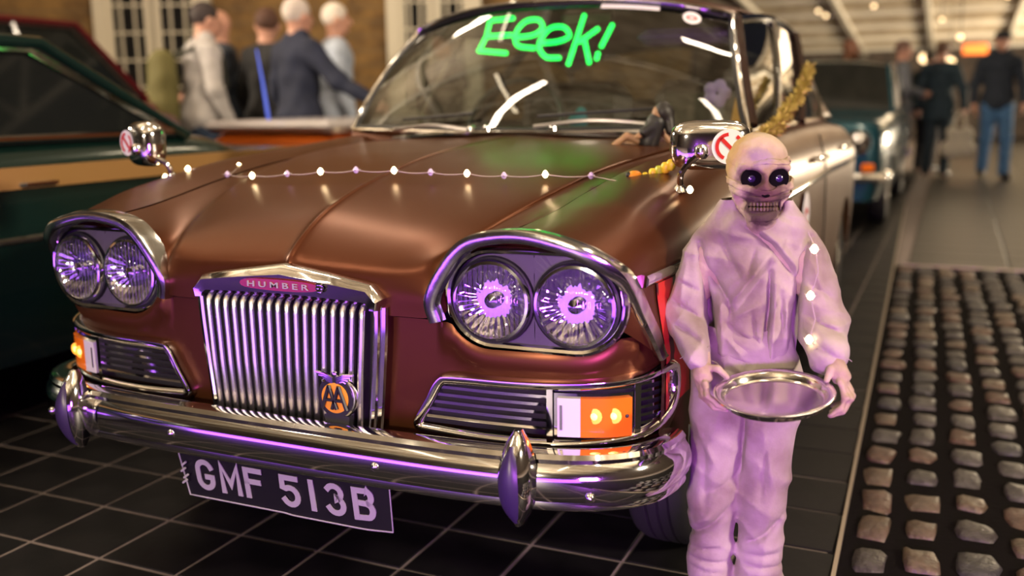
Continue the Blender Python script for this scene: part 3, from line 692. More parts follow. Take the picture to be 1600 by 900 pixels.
def flatstroke(mb, pts, w, f3):
    P = [np.array(p, float) for p in pts]; L_ = []; R2 = []
    for i in range(len(P)):
        t0 = P[i]-P[i-1] if i else P[1]-P[0]; t1 = P[i+1]-P[i] if i+1 < len(P) else P[i]-P[i-1]
        t0 = t0/(np.linalg.norm(t0)+1e-9); t1 = t1/(np.linalg.norm(t1)+1e-9); t = t0+t1; t /= np.linalg.norm(t)+1e-9
        n = np.array([-t[1], t[0]]); sc = min(1/max(n@np.array([-t0[1], t0[0]]), .5), 1.9)
        e = np.zeros(2)
        if i == 0: e = -t*w*.45
        if i == len(P)-1: e = t*w*.45
        L_.append(P[i]+n*w/2*sc+e); R2.append(P[i]-n*w/2*sc+e)
    rows = [[f3(a, 0), f3(a, .0022), f3(b, .0022), f3(b, 0)] for a, b in zip(L_, R2)]
    mb.grid(rows); mb.add(rows[0], [(0, 1, 2, 3)]); mb.add(rows[-1], [(3, 2, 1, 0)])
xs = [-.195, -.128, -.066, .028, .083, .138, .204]
for ch, cx in zip('GMF513B', xs):
    mb = MB(); wch = .056 if ch == 'M' else .050
    def f3(p, o, cx=cx):
        t = .5-p[1]/.113; x = cx+p[0]; q = plz(x, t); return (q[0], q[1]-.0012-o, q[2])
    for st_ in strokes(ch, .074, wch): flatstroke(mb, st_, .0125, f3)
    recalc(sub(mb, 'plate_character', M['platew'], pl, smooth=False))
dr = MB()
for (dx, dz, l) in [(0, .018, .016), (-.003, .004, .012), (.003, -.010, .012), (-.001, -.022, .012)]: dr.tube([(-.245+dx-.006, -.022, .312+dz-.004), (-.245+dx+.006, -.022, .312+dz+.005)], .0026, 5)
sub(dr, 'plate_mark', M['platew'], pl)
# ---- scuttle, windscreen, roof, sides --------------------------------
def xs_(n): return np.linspace(-1, 1, n)
WB = lambda s: (s*.672, 1.235+.105*abs(s)**2.2, .992+.010*abs(s))            # screen base
WT = lambda s: (s*.560, 1.500+.125*abs(s)**2.0, 1.392-.062*abs(s)**2.6)       # screen head
rows = []
for s in xs_(41):
    b = WB(s); bx = b[0]; f = np.array([s*.545 if abs(s) < .8 else math.copysign(.436+(abs(s)-.8)*1.3, s), 1.22+.10*abs(s)**3, .985-.034*abs(s)])
    bb = np.array(b); rows.append([tuple(f), tuple(f*.6+bb*.4+np.array([0, 0, -.004])), tuple(bb)])
recalc(part(MB().grid(rows), 'scuttle', M['paint'], angle=60))
lip = [(s*.46, 1.155+.075*s*s+.01, .987-.022*abs(s)**2+.004) for s in xs_(25)]
part(MB().tube(lip, .0065, 6), 'bonnet_rear_trim', M['chrome'])
rows = [[(p[0], p[1]+.012, p[2]-.003), (p[0], p[1]+.045, p[2]+.003)] for p in lip]
recalc(part(MB().grid(rows), 'air_intake', M['dark'], smooth=False))
rows = [[tuple(np.array(WB(s))*(1-t)+np.array(WT(s))*t+np.array([0, -.030*sin(pi*t), .012*sin(pi*t)])) for t in np.linspace(0, 1, 9)] for s in xs_(33)]
WS = rows
scr = part(MB().grid(rows), 'windscreen', M['glass'], angle=90); scr['label'] = 'curved windscreen glass'
# chrome / rubber surround
side = [rows[-1][k] for k in range(9)]; loop = [r[0] for r in rows]+[rows[-1][k] for k in range(1, 9)]+[r[8] for r in rows[-2::-1]]+[rows[0][k] for k in range(7, 0, -1)]
sub(MB().tube([(p[0]*.985, p[1]+.004, p[2]) for p in loop], .013, 8, closed=True), 'screen_rubber', M['black'], scr)
sub(MB().tube([(p[0]*1.004, p[1]-.010, p[2]+(.010 if p[2] > 1.3 else -.006)) for p in loop], .0075, 8, closed=True), 'screen_trim', M['chrome'], scr)
# roof
RS = [(1.90, .588, 1.446, 1.352), (2.25, .596, 1.455, 1.362), (2.60, .588, 1.442, 1.345), (2.90, .570, 1.405, 1.300), (3.12, .555, 1.340, 1.235)]
cols = []
for s in xs_(21):
    f = WT(s); c = [(f[0], f[1]+.004, f[2]+.010), (f[0]*1.01, f[1]+.06, f[2]+.026)]
    for (y, hw, zc, ze) in RS: c.append((s*hw, y, zc-(zc-ze)*abs(s)**2.8))
    cols.append(c)
RG = surf(cols, 2, 6)
M['roofpaint'] = mat('dark_roof_paint', (.05, .028, .022), .25, .5, coat=.6)
part(MB().grid(RG), 'roof', M['paint'], angle=60)
hl = [[(p[0]*.98, p[1], p[2]-.022) for p in r] for r in RG]
part(MB().grid(hl, flip=True), 'headlining', M['headlin'], angle=60)
# rear screen and tail deck
rows = [[(s*.555, 3.12+.02*(1-s*s), 1.335-.10*abs(s)**2.8), (s*.60, 3.30, 1.18-.06*abs(s)**3), (s*.655, 3.46+.03*(1-s*s), 1.00-.01*abs(s))] for s in xs_(21)]
recalc(part(MB().grid(rows), 'rear_screen', M['glass'], angle=90))
# body sides behind the wings
SY = [1.36, 1.9, 2.4, 2.8, 3.2, 3.6, 4.0, 4.18]
def scol(xs, zs): return [(x, y, z) for x, y, z in zip(xs, SY, zs)]
SC = [
 scol((.660, .665, .665, .660, .650, .60, .55, .50), (.985, .990, .990, .985, .975, .955, .92, .86)),
 scol((.705, .712, .712, .708, .700, .69, .66, .62), (.972, .976, .976, .972, .962, .945, .91, .85)),
 scol((.737, .742, .743, .742, .738, .728, .70, .66), (.930, .932, .932, .930, .925, .912, .88, .83)),
 scol((.757, .764, .766, .766, .764, .756, .73, .68), (.860, .860, .860, .860, .858, .850, .83, .79)),
 scol((.764, .772, .774, .774, .772, .765, .74, .69), (.765, .765, .765, .765, .765, .760, .75, .73)),
 scol((.766, .773, .775, .775, .773, .766, .74, .69), (.610, .610, .610, .610, .610, .610, .61, .61)),
 scol((.765, .770, .772, .772, .770, .763, .735, .68), (.480, .480, .480, .480, .480, .480, .48, .48)),
 scol((.750, .755, .757, .757, .755, .75, .72, .66), (.250, .250, .250, .250, .250, .28, .30, .33)),
]
SG = surf(SC, 4, 7)
for r in SG:
    for p in r:
        dy = p[1]-3.32
        if abs(dy) < .34:
            az = .28+math.sqrt(.34**2-dy*dy)
            if p[2] < az: p[2] = az
for sg in (1, -1):
    G = [[(p[0]*sg, p[1], p[2]) for p in r] for r in SG]
    part(MB().grid(G, flip=sg < 0), 'body_side', M['paint'], angle=60)
    # door shut-lines, handle
    door = part(MB().tube([(sg*.742, 1.42, .945), (sg*.7655, 1.42, .86), (sg*.7725, 1.42, .765), (sg*.7735, 1.42, .61), (sg*.771, 1.42, .48), (sg*.757, 1.42, .30)], .0025, 4), 'door_gap', M['dark'])
    part(MB().tube([(sg*.748, 2.36, .945), (sg*.7735, 2.36, .86), (sg*.7805, 2.36, .765), (sg*.7815, 2.36, .61), (sg*.779, 2.36, .48), (sg*.764, 2.36, .30)], .0025, 4), 'door_gap', M['dark'])
    hd_ = part(MB().tube([(sg*.765, 2.12, .862), (sg*.796, 2.13, .866), (sg*.798, 2.19, .868), (sg*.796, 2.25, .868), (sg*.765, 2.27, .864)], .008, 8), 'door_handle', M['chrome'])
    part(MB().tube([(sg*.765, 3.02, .862), (sg*.796, 3.03, .866), (sg*.798, 3.09, .868), (sg*.796, 3.15, .868), (sg*.765, 3.17, .864)], .008, 8), 'door_handle', M['chrome'])
    # chrome waist moulding: thick bright strip on wing, on along the doors
    mo = MB(); fr = []
    for y in np.linspace(.150, 4.05, 60):
        x = float(np.interp(y, [.15, .19, .29, .43, .642, .9, 1.22, 1.9, 3.2, 3.6, 4.05], [.7165, .7215, .7330, .7430, .7500, .7560, .7625, .7735, .774, .766, .735]))
        fr.append(((sg*x, y, float(np.interp(y, [.15, .6, 1.3, 2.5, 4.05], [.758, .768, .790, .800, .775]))), (sg, -.15, 0), (0, 0, 1)))
    mo.sweep(fr, [(-.008, -.012), (.005, -.011), (.010, -.006), (.011, .005), (.007, .011), (-.008, .012)])
    recalc(part(mo, 'side_moulding', M['chrome'], angle=40))
    # greenhouse
    edge = [(f[0], f[1], f[2]) for f in [WT(1)]]+[(hw, y, ze) for (y, hw, zc, ze) in RS]+[(.60, 3.30, 1.11), (.652, 3.46, .99)]
    top = catmull([(sg*(p[0]+.004), p[1], p[2]-.004) for p in edge], 6)
    base_y = np.linspace(1.34, 3.46, len(top)); bot = [(sg*float(np.interp(y, [1.34, 1.9, 2.6, 3.46], [.674, .676, .674, .655])), y, .992) for y in base_y]
    part(MB().tube(top, .015, 8), 'roof_gutter', M['chrome'])
    part(MB().tube(bot, .012, 8), 'window_sill_trim', M['chrome'])
    def gp(f, t, o=0):
        k = f*(len(top)-1); a = np.array([np.interp(k, range(len(top)), [p[c] for p in top]) for c in range(3)]); b = np.array([np.interp(k, range(len(bot)), [p[c] for p in bot]) for c in range(3)])
        r = b*(1-t)+a*t; r[0] += sg*(.014*sin(pi*t)+o); return tuple(r)
    def panel(f0, f1, o=0, n=14): return [[gp(f0+(f1-f0)*i/n, t, o) for t in np.linspace(0, 1, 7)] for i in range(n+1)]
    part(MB().grid(panel(.0, .80), flip=sg < 0), 'side_glass', M['glass'], angle=90)
    recalc(part(MB().grid(panel(.80, 1.0, .004)), 'rear_pillar', M['paint'], angle=60))
    for f, w in ((.215, .010), (.46, .022), (.78, .014)):
        pts = [gp(f, t, .006) for t in np.linspace(0, 1, 7)]
        part(MB().tube(pts, w, 6), 'window_pillar', M['chrome'] if w < .02 else M['roofpaint'])
    part(MB().tube([tuple(np.array(WS[-1 if sg > 0 else 0][k])+np.array([0, .030, 0])) for k in range(9)], .024, 8), 'windscreen_pillar', M['roofpaint'])
# tail
rows = [[(s*.652, 3.47+.02*(1-s*s), .985), (s*.62, 3.7, .957), (s*.58, 4.0, .922), (s*.50, 4.18, .860), (s*.60, 4.20, .60), (s*.62, 4.16, .35)] for s in xs_(17)]
recalc(part(MB().grid(rows), 'boot', M['paint'], angle=60))
# floor pan and wheels
part(MB().box((0, 2.2, .24), (1.36, 3.5, .05)), 'floor_pan', M['black'], smooth=False)
for (x, y) in ((.655, .76), (-.655, .76), (.655, 3.32), (-.655, 3.32)):
    sg = 1 if x > 0 else -1
    ty = MB().lathe([(.16, -.070), (.20, -.080), (.27, -.082), (.292, -.074), (.302, -.055), (.305, -.030), (.299, -.027), (.305, -.023), (.305, -.004), (.299, 0), (.305, .004), (.305, .023), (.299, .027), (.305, .030), (.302, .055), (.292, .074), (.27, .082), (.20, .080), (.16, .070)], (x, y, .303), 'x', 40)
    wh = recalc(part(ty, 'wheel', M['tyre'], angle=50))
    sub(MB().lathe([(.165, .060*sg), (.160, .078*sg), (.12, .070*sg), (.09, .086*sg), (.05, .094*sg), (.002, .096*sg)], (x, y, .303), 'x', 28), 'hub_cap', M['chrome'], wh)
# interior
part(MB().bbox((0, 1.62, .93), (1.16, .26, .12), .03), 'dashboard', M['seat'])
for x in (-.30, .30):
    st_ = MB().bbox((x, 2.20, .62), (.50, .52, .16), .06).bbox((x, 2.50, .90), (.50, .14, .52), .06, rx=R_(-14)); part(st_, 'front_seat', M['seat'])
part(MB().bbox((0, 3.10, .62), (1.12, .5, .16), .06).bbox((0, 3.34, .86), (1.12, .14, .44), .06, rx=R_(-14)), 'rear_seat', M['seat'])
swc = Matrix.Rotation(R_(-24), 3, 'X')
sw = MB().tube([tuple(swc @ Vector((.19*cos(a), 0, .19*sin(a)))+Vector((-.30, 1.86, .99))) for a in np.linspace(0, 2*pi, 32, endpoint=False)], .011, 8, closed=True)
for a in (0, pi, -pi/2): sw.tube([(-.30, 1.84, .985), tuple(swc @ Vector((.19*cos(a), 0, .19*sin(a)))+Vector((-.30, 1.86, .99)))], .008, 6)
part(sw, 'steering_wheel', M['black'])
part(MB().bbox((.02, 1.78, 1.365), (.20, .025, .050), .012), 'rear_view_mirror', M['black'])
M['purplecloth'] = mat('purple_cloth', (.14, .06, .30), .8)
part(MB().bbox((.37, 1.80, 1.290), (.30, .20, .05), .02), 'sun_visor', M['purplecloth'])
# wipers
for pts in ([(-.16, 1.215, .998), (-.28, 1.19, 1.012), (-.43, 1.20, 1.000)], [(.46, 1.245, 1.010), (.25, 1.205, 1.026), (.06, 1.195, 1.008)]):
    w = part(MB().tube(catmull(pts, 6), .006, 6), 'wiper', M['wiper'])
    a, b = np.array(pts[-1]), np.array(pts[0]); d = (b-a)
    q = [a+d*t+np.array([0, .022+.022*t, .030+.02*t]) for t in (0, .25, .5, .75, 1)]; q = [np.array([p[0], 1.205+.10*(abs(p[0])/.672)**2.2+.02, p[2]]) for p in q]
    sub(MB().tube([tuple(p) for p in q], .005, 5), 'wiper_blade', M['black'], w)
    sub(MB().lathe([(.016, -.01), (.014, .008), (.006, .014), (.001, .015)], pts[0], 'z', 12), 'wiper_spindle', M['chrome'], w)
for x in (-.10, .12): part(MB().lathe([(.016, -.006), (.014, .006), (.007, .012), (.001, .013)], (x, 1.20, 1.002), 'z', 12), 'washer_jet', M['chrome'])
# wing mirrors
def superq(c, r, e, rz, rx=0, n=20, m=28):
    Rm = Matrix.Rotation(rz, 3, 'Z') @ Matrix.Rotation(rx, 3, 'X'); rows = []
    sp = lambda v, p: math.copysign(abs(v)**p, v)
    for i in range(n+1):
        a = -pi/2+pi*i/n; row = []
        for k in range(m+1):
            b = 2*pi*k/m; row.append(tuple(Rm @ Vector((r[0]*sp(cos(a), e)*sp(cos(b), e), r[1]*sp(sin(a), .9), r[2]*sp(cos(a), e)*sp(sin(b), e)))+Vector(c)))
        rows.append(row)
    return MB().grid(rows), Rm
for sg in (1, -1):
    rz = R_(20) if sg > 0 else R_(-16); c = (.750, .512, .988) if sg > 0 else (-.768, .474, .984); r = (.084, .036, .052) if sg > 0 else (.058, .040, .060)
    mbm, Rm = superq(c, r, .55, rz)
    mir = recalc(part(mbm, 'wing_mirror', M['chrome'], angle=80)); mir['label'] = 'chrome wing mirror with round white and red sticker'
    base = (sg*.695, .485, .895); jb = tuple(Rm @ Vector((-.022*sg, -.040, -.012))+Vector(c))
    sub(MB().tube(catmull([base, (sg*.702, .470, .935), jb], 6), .0065, 8).lathe([(.018, -.004), (.014, .006), (.006, .014)], base, 'z', 14), 'mirror_stalk', M['chrome'], mir)
    sub(MB().lathe([(.001, -.016), (.009, -.014), (.015, -.007), (.016, .0), (.014, .009), (.006, .015)], jb, 'z', 14), 'mirror_joint', M['chrome_worn'], mir)
    sc = Vector((.034 if sg > 0 else -.024, -(r[1]+.0015), -.002 if sg > 0 else .004)); rr = .036 if sg > 0 else .034
    tr = lambda p: tuple(Rm @ (sc+Vector(p))+Vector(c))
    def disc(ri, ro, a0, a1, o, n=32):
        return MB().grid([[tr((f*cos(a), o, f*sin(a))) for f in (ri, ro)] for a in np.linspace(R_(a0), R_(a1), n)], flip=True)
    st_ = recalc(sub(disc(0, rr, 0, 360, -.001), 'sticker', M['white_sticker'], mir, smooth=False))
    mb = disc(rr*.60, rr*.80, 95, 245, -.0025); d2 = disc(rr*.60, rr*.80, 290, 415, -.0025); mb.add(d2.V, d2.F); mb.grid([[tr((a*rr*.7*cos(R_(135))+b*rr*.11*cos(R_(45)), -.0025, a*rr*.7*sin(R_(135))+b*rr*.11*sin(R_(45)))) for b in (-1, 1)] for a in (-1, 0, 1)])
    recalc(sub(mb, 'sticker_ring', M['red_sticker'], mir, smooth=False))
# windscreen stickers
def wsp(s, t, o): 
    a = np.array(WB(s))*(1-t)+np.array(WT(s))*t+np.array([0, -.030*sin(pi*t), .012*sin(pi*t)]); a[1] -= o; return a
st1 = MB().grid([[tuple(wsp(.79+.047*f*cos(a), .915+.062*f*sin(a), .005)) for f in (0, .5, 1)] for a in np.linspace(0, 2*pi, 28)], flip=True)
stk = recalc(part(st1, 'windscreen_sticker', M['white_sticker'], smooth=False)); stk['label'] = 'round white sticker with red emblem'
recalc(sub(MB().grid([[tuple(wsp(.79+.047*f*cos(a), .915+.062*f*sin(a)*.55, .0065)) for f in (.35, .62)] for a in np.linspace(0, 2*pi, 28)], flip=True), 'sticker_emblem', M['red_sticker'], stk, smooth=False))
recalc(part(MB().grid([[tuple(wsp(.30+.32*u, t, .004)) for t in (.945, .985)] for u in np.linspace(0, 1, 9)], flip=True), 'screen_strip', M['whitelens'], smooth=False))
# vinyl panel with dark drips on the wing side, and the oval door sticker
m = mat('red_drip_vinyl', (.42, .022, .018), .4)
nt = m.node_tree; b = nt.nodes['Principled BSDF']; tc = nt.nodes.new('ShaderNodeTexCoord'); mp = nt.nodes.new('ShaderNodeMapping'); mp.inputs['Scale'].default_value = (1, 14, 5)
nn = nt.nodes.new('ShaderNodeTexNoise'); nn.inputs['Scale'].default_value = 1.6; nn.inputs['Detail'].default_value = 3
rp = nt.nodes.new('ShaderNodeValToRGB'); rp.color_ramp.interpolation = 'CONSTANT'; rp.color_ramp.elements[0].color = (.50, .022, .018, 1); rp.color_ramp.elements[1].color = (.045, .006, .006, 1); rp.color_ramp.elements[1].position = .54
nt.links.new(tc.outputs['Object'], mp.inputs[0]); nt.links.new(mp.outputs[0], nn.inputs['Vector']); nt.links.new(nn.outputs['Fac'], rp.inputs['Fac']); nt.links.new(rp.outputs[0], b.inputs['Base Color'])
rows = []
for y in np.linspace(.205, .62, 14):
    xx = lambda z: float(np.interp(y, [.19, .29, .43, .642], [np.interp(z, [.5, .61, .71, .77], v) for v in ([.744, .743, .724, .718], [.748, .748, .735, .730], [.752, .752, .745, .740], [.756, .756, .752, .747])]))
    zlo = max(.50, .285+math.sqrt(max(.36**2-(y-.76)**2, 0))) if y > .40 else .50
    rows.append([(xx(z)+.003, y, z) for z in np.linspace(zlo, .745, 10)])
recalc(part(MB().grid(rows), 'drip_decal', m, angle=60))
ds = recalc(part(MB().grid([[(.779, 1.84+.085*f*cos(a), .695+.078*f*sin(a)) for f in (0, 1)] for a in np.linspace(0, 2*pi, 30)]), 'door_sticker', M['white_sticker'], smooth=False)); ds['label'] = 'white oval door sticker with red mark'
recalc(sub(MB().grid([[(.781, 1.84+.085*f*cos(a), .69+.078*f*sin(a)*.8) for f in (.25, .5)] for a in np.linspace(.3, 2*pi-.8, 24)]), 'sticker_mark', M['red_sticker'], ds, smooth=False))

# ================================================================== the mummy figure
AL = R_(9.5)
MUM = thing('mummy_figure', 'bandaged skull-faced mummy figure in a pale shirt holding a round tray', 'figure', (.8850, .303, 0), AL)
HC = np.array((.002, .0, .93)); HA = R_(13)
def hp(x, y, z):                                                   # head space -> figure space
    return (HC[0]+x*cos(HA)-y*sin(HA), HC[1]+x*sin(HA)+y*cos(HA), z)
bd = SDF((-.21, -.26, -.012), (.23, .13, 1.03), .0031)
bd.ell(hp(0, .004, .954), (.0605, .074, .064), .01)
bd.ell(hp(0, -.020, .915), (.055, .054, .050), .02)
bd.cap(hp(0, -.022, .895), hp(0, -.040, .856), .044, .030, .02)
for sx in (-1, 1):
    bd.ell(hp(sx*.034, -.050, .908), (.018, .018, .014), .012)
    bd.cap(hp(sx*.010, -.068, .953), hp(sx*.044, -.050, .951), .009, .008, .010)      # brow
bd.cap(hp(0, -.070, .945), hp(0, -.077, .914), .008, .009, .010)
for sx in (-1, 1):
    bd.ell(hp(sx*.0262, -.074, .9325), (.0215, .026, .0180), .006, op='-')
bd.ell(hp(-.0045, -.085, .905), (.0042, .010, .0065), .003, op='-').ell(hp(.0045, -.085, .905), (.0042, .010, .0065), .003, op='-')
bd.ell(hp(0, -.080, .8785), (.027, .024, .0105), .006, op='-')
for sx in (-1, 1): bd.ell(hp(sx*.040, -.038, .884), (.012, .016, .015), .012, op='-')
bd.cap((0, .012, .88), (0, .012, .77), .036, .042, .02)
bd.cap((0, .01, .76), (0, .01, .55), .080, .070, .03, sy=.7).cap((-.09, .01, .765), (.095, .01, .765), .040, .040, .03)
bd.ell((-.008, .01, .49), (.095, .065, .07), .03)
LA = [(-.098, .0, .765), (-.126, -.018, .645), (-.092, -.122, .590)]; RA = [(.103, .0, .760), (.134, -.015, .640), (.148, -.118, .604)]
for A in (LA, RA): bd.cap(A[0], A[1], .030, .026, .02).cap(A[1], A[2], .026, .017, .015)
bd.cap((-.06, .005, .47), (-.067, 0, .28), .048, .036, .02).cap((-.067, 0, .28), (-.071, .010, .08), .036, .026, .02)
bd.cap((.042, .005, .47), (.034, 0, .28), .048, .036, .02).cap((.034, 0, .28), (.033, .010, .08), .036, .026, .02)
bd.cap((-.071, .018, .045), (-.080, -.085, .030), .038, .030, .02).cap((.034, .018, .045), (.066, -.085, .030), .038, .030, .02)
# hands: palm, four curled fingers under the tray rim, thumb on top
def hand(w, palm, side, fingers, thumb):
    bd.cap(w, palm, .016, .019, .010, sy=1.0)
    for ch, r in fingers:
        for i in range(len(ch)-1): bd.cap(ch[i], ch[i+1], r-.0006*i, r-.0006*(i+1), .004)
    for i in range(len(thumb)-1): bd.cap(thumb[i], thumb[i+1], .0075-.0008*i, .0068-.0008*i, .004)
hand(LA[2], (-.086, -.148, .560), -1,
     [([(-.092, -.136, .552), (-.088, -.142, .530), (-.070, -.150, .516), (-.048, -.156, .514)], .0072),
      ([(-.090, -.149, .550), (-.086, -.158, .526), (-.066, -.166, .511), (-.042, -.171, .510)], .0075),
      ([(-.086, -.161, .550), (-.080, -.173, .527), (-.060, -.181, .511), (-.038, -.186, .509)], .0073),
      ([(-.080, -.170, .553), (-.073, -.185, .533), (-.056, -.194, .518), (-.040, -.199, .514)], .0064)],
     [(-.080, -.140, .575), (-.058, -.150, .577), (-.040, -.158, .5625)])
hand(RA[2], (.164, -.146, .578), 1,
     [([(.172, -.134, .570), (.184, -.142, .546), (.174, -.150, .526), (.154, -.157, .520)], .0072),
      ([(.171, -.147, .568), (.185, -.158, .541), (.173, -.168, .520), (.151, -.173, .514)], .0075),
      ([(.168, -.159, .567), (.181, -.174, .541), (.168, -.184, .519), (.148, -.189, .512)], .0073),
      ([(.163, -.168, .569), (.173, -.186, .547), (.163, -.197, .526), (.147, -.202, .517)], .0064)],
     [(.156, -.136, .590), (.146, -.152, .588), (.140, -.165, .570)])
bd.disp(lambda X, Y, Z: .0009*np.sin(Z*310+X*55+2*np.sin(Y*60))*(Z > .50)*(Z < .63)+.0007*np.sin(Z*210+X*90))
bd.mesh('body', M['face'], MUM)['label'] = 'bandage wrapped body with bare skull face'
def sdfval(s, P):
    i = np.clip(((np.array(P)-s.lo)/s.h), 0, s.n-1.001); j = i.astype(int); return float(s.v[tuple(j)])
def surfpt(c, d, s=bd, rmax=.13):
    c = np.array(c); d = np.array(d, float); d /= np.linalg.norm(d); r = rmax
    while r > .01 and sdfval(s, c+d*r) > 0: r -= .001
    return c+d*r, d
def band(pts, w, name='bandage_strip', m=None, off=.0025):
    rows = []
    for (az, z, tilt) in pts:
        row = []
        for k in (-1, -.5, .5, 1):
            zz = z+k*w/2; a = az+tilt*k; dd = (sin(a+HA)*1.0, -cos(a+HA), 0); p, d = surfpt((HC[0], HC[1], zz), dd); row.append(tuple(p+d*(off+.0012*(abs(k) < .9))))
        rows.append(row)
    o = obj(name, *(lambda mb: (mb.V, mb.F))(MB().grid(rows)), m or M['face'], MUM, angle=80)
    o.modifiers.new('s', 'SOLIDIFY').thickness = .0018
    return recalc(o)
azs = np.linspace(-2.6, 2.6, 60)
band([(a, .962+.004*sin(a*2)+.003*cos(a*5), 0) for a in azs], .010, off=.0008)
band([(a, .9125-.0085*math.exp(-(a/.5)**2)+.010*min(abs(a), 1.3), 0) for a in azs], .0125)
band([(a, .8965-.004*cos(a*2)+.006*min(abs(a), 1.3), 0) for a in azs], .010)
band([(a, .857+.010*abs(a)**1.2*.6+.003*sin(4*a), 0) for a in np.linspace(-2.4, 2.4, 50)], .018)
band([(a, .872+.016*(a+.2)*.4+.01*abs(a)*.6, 0) for a in np.concatenate([np.linspace(.55, 2.3, 24)])], .026)
band([(a, .872+.01*abs(a)*.6, 0) for a in np.linspace(-2.3, -.6, 24)], .026)
for sx in (-1, 1):
    c = hp(sx*.0262, -.050, .9325)
    so = MB(); so.lathe([(.0005, 0), (.010, .002), (.0175, .008), (.0200, .014)], (0, 0, 0), 'z', 20)
    V = [tuple(Matrix.Rotation(HA, 3, 'Z') @ (Matrix.Rotation(R_(90), 3, 'X') @ Vector(v))+Vector(c)) for v in so.V]
    s_ = obj('eye_socket', V, so.F, M['socket'], MUM)
    mb, _ = superq(hp(sx*.0262, -.0550, .9320), (.0130, .0105, .0120), 1, 0, n=12, m=16); obj('eyeball', mb.V, mb.F, M['eyeball'], MUM)
for row, zz in ((0, .8835), (1, .8740)):
    for k in range(9):
        a = (k-4)*.105; p = hp(.058*sin(a)*1.02, -.008-.058*cos(a), zz)
        mb = MB().bbox(p, (.0056, .007, .0088), .0015, rz=HA+a); obj('tooth', mb.V, mb.F, M['teeth'], MUM)
mb, _ = superq(hp(0, -.055, .8785), (.029, .010, .013), 1, HA, n=10, m=16); obj('mouth_hollow', mb.V, mb.F, M['socket'], MUM)
mb, _ = superq(hp(0, -.0745, .9045), (.010, .004, .008), 1, HA, n=10, m=14); obj('nose_hollow', mb.V, mb.F, M['socket'], MUM)
# shirt
def folds(X, Y, Z):
    return (.0042*np.sin(26*X+34*Z+3*np.sin(21*Z+9*X))+.0030*np.sin(58*Z-40*X+2.5*np.sin(30*X+8*Z))+.0018*np.sin(95*X+60*Z+30*Y))
sh = SDF((-.215, -.19, .50), (.245, .14, .885), .0031)
sh.cap((-.004, .01, .60), (0, .012, .745), .096, .094, .03, sy=.80).cap((-.083, .012, .770), (.090, .012, .766), .044, .046, .03)
for A, r in ((LA, (.044, .047, .045, .034)), (RA, (.048, .052, .050, .038))):
    sh.cap(A[0], A[1], r[0], r[1], .012); e = np.array(A[1])*.12+np.array(A[2])*.88; sh.cap(A[1], e, r[2], r[3], .012)
sh.cap((-.092, -.105, .600), (-.094, -.128, .592), .030, .026, .008).cap((.150, -.100, .612), (.150, -.122, .606), .034, .028, .008)
sh.cap((-.034, -.022, .832), (.040, -.022, .829), .026, .028, .02).cap((-.02, .03, .845), (.02, .03, .845), .045, .045, .03)
sh.cap((.052, -.002, .895), (.098, -.006, .790), .014, .032, .02).cap((-.052, .0, .880), (-.085, -.004, .80), .010, .028, .02)
sh.ell(hp(0, -.025, .876), (.046, .060, .028), .010, op='-')
def ridge(a, p=2.0): return (1-np.abs(np.sin(a)))**p
def folds(X, Y, Z):
    w1 = 11*X+6*Z+1.6*np.sin(13*Z+9*X); w2 = -9*X+15*Z+1.3*np.sin(17*X+7*Z)+9*Y; w3 = 23*X+19*Z+1.5*np.sin(31*Z-11*X)
    return -.0065*ridge(w1)-.0055*ridge(w2, 2.5)-.0035*ridge(w3, 2)+.003
sh.disp(folds)
for pl_, w_, dp in [([(-.105, .800), (-.098, .754), (-.083, .672), (-.072, .605), (-.070, .555)], .006, .026), ([(-.093, .754), (-.045, .690), (-.038, .655)], .007, .014), ([(.031, .785), (-.038, .690)], .010, -.013), ([(.033, .764), (-.026, .676)], .009, .012),
    ([(.032, .750), (.033, .683), (.028, .617), (.030, .555)], .0045, .022), ([(.043, .750), (.045, .68), (.041, .57)], .007, -.009), ([(-.023, .842), (.030, .803), (.084, .735)], .0055, .014), ([(-.012, .850), (.040, .812), (.095, .745)], .008, -.010),
    ([(.105, .815), (.091, .775), (.088, .710), (.082, .628), (.080, .560)], .006, .026), ([(.100, .668), (.172, .640)], .006, .010), ([(.100, .635), (.168, .602)], .006, .010), ([(.105, .735), (.150, .700)], .006, .008), ([(.110, .775), (.140, .690)], .007, -.007),
    ([(-.155, .685), (-.095, .652)], .006, .010), ([(-.155, .645), (-.085, .618)], .006, .010), ([(-.145, .725), (-.100, .705)], .006, .008), ([(-.130, .77), (-.140, .68)], .007, -.006), ([(-.060, .800), (-.022, .735)], .006, .009), ([(.002, .795), (-.012, .725)], .006, .008),
    ([(.052, .720), (.064, .610)], .007, .010), ([(.065, .70), (.07, .60)], .007, -.008), ([(-.055, .650), (.005, .598)], .007, .010), ([(-.050, .62), (-.01, .575)], .007, -.008), ([(-.062, .70), (-.052, .575)], .007, -.009), ([(.0, .67), (.012, .575)], .006, .009), ([(-.03, .66), (.02, .69)], .007, -.008)]:
    sh.crease(pl_, w_, dp, .02)
sh.zcut(.566, above=False, slope=(.05, .12), amp=.010, fr=38)
sh.mesh('shirt', M['gauze'], MUM)
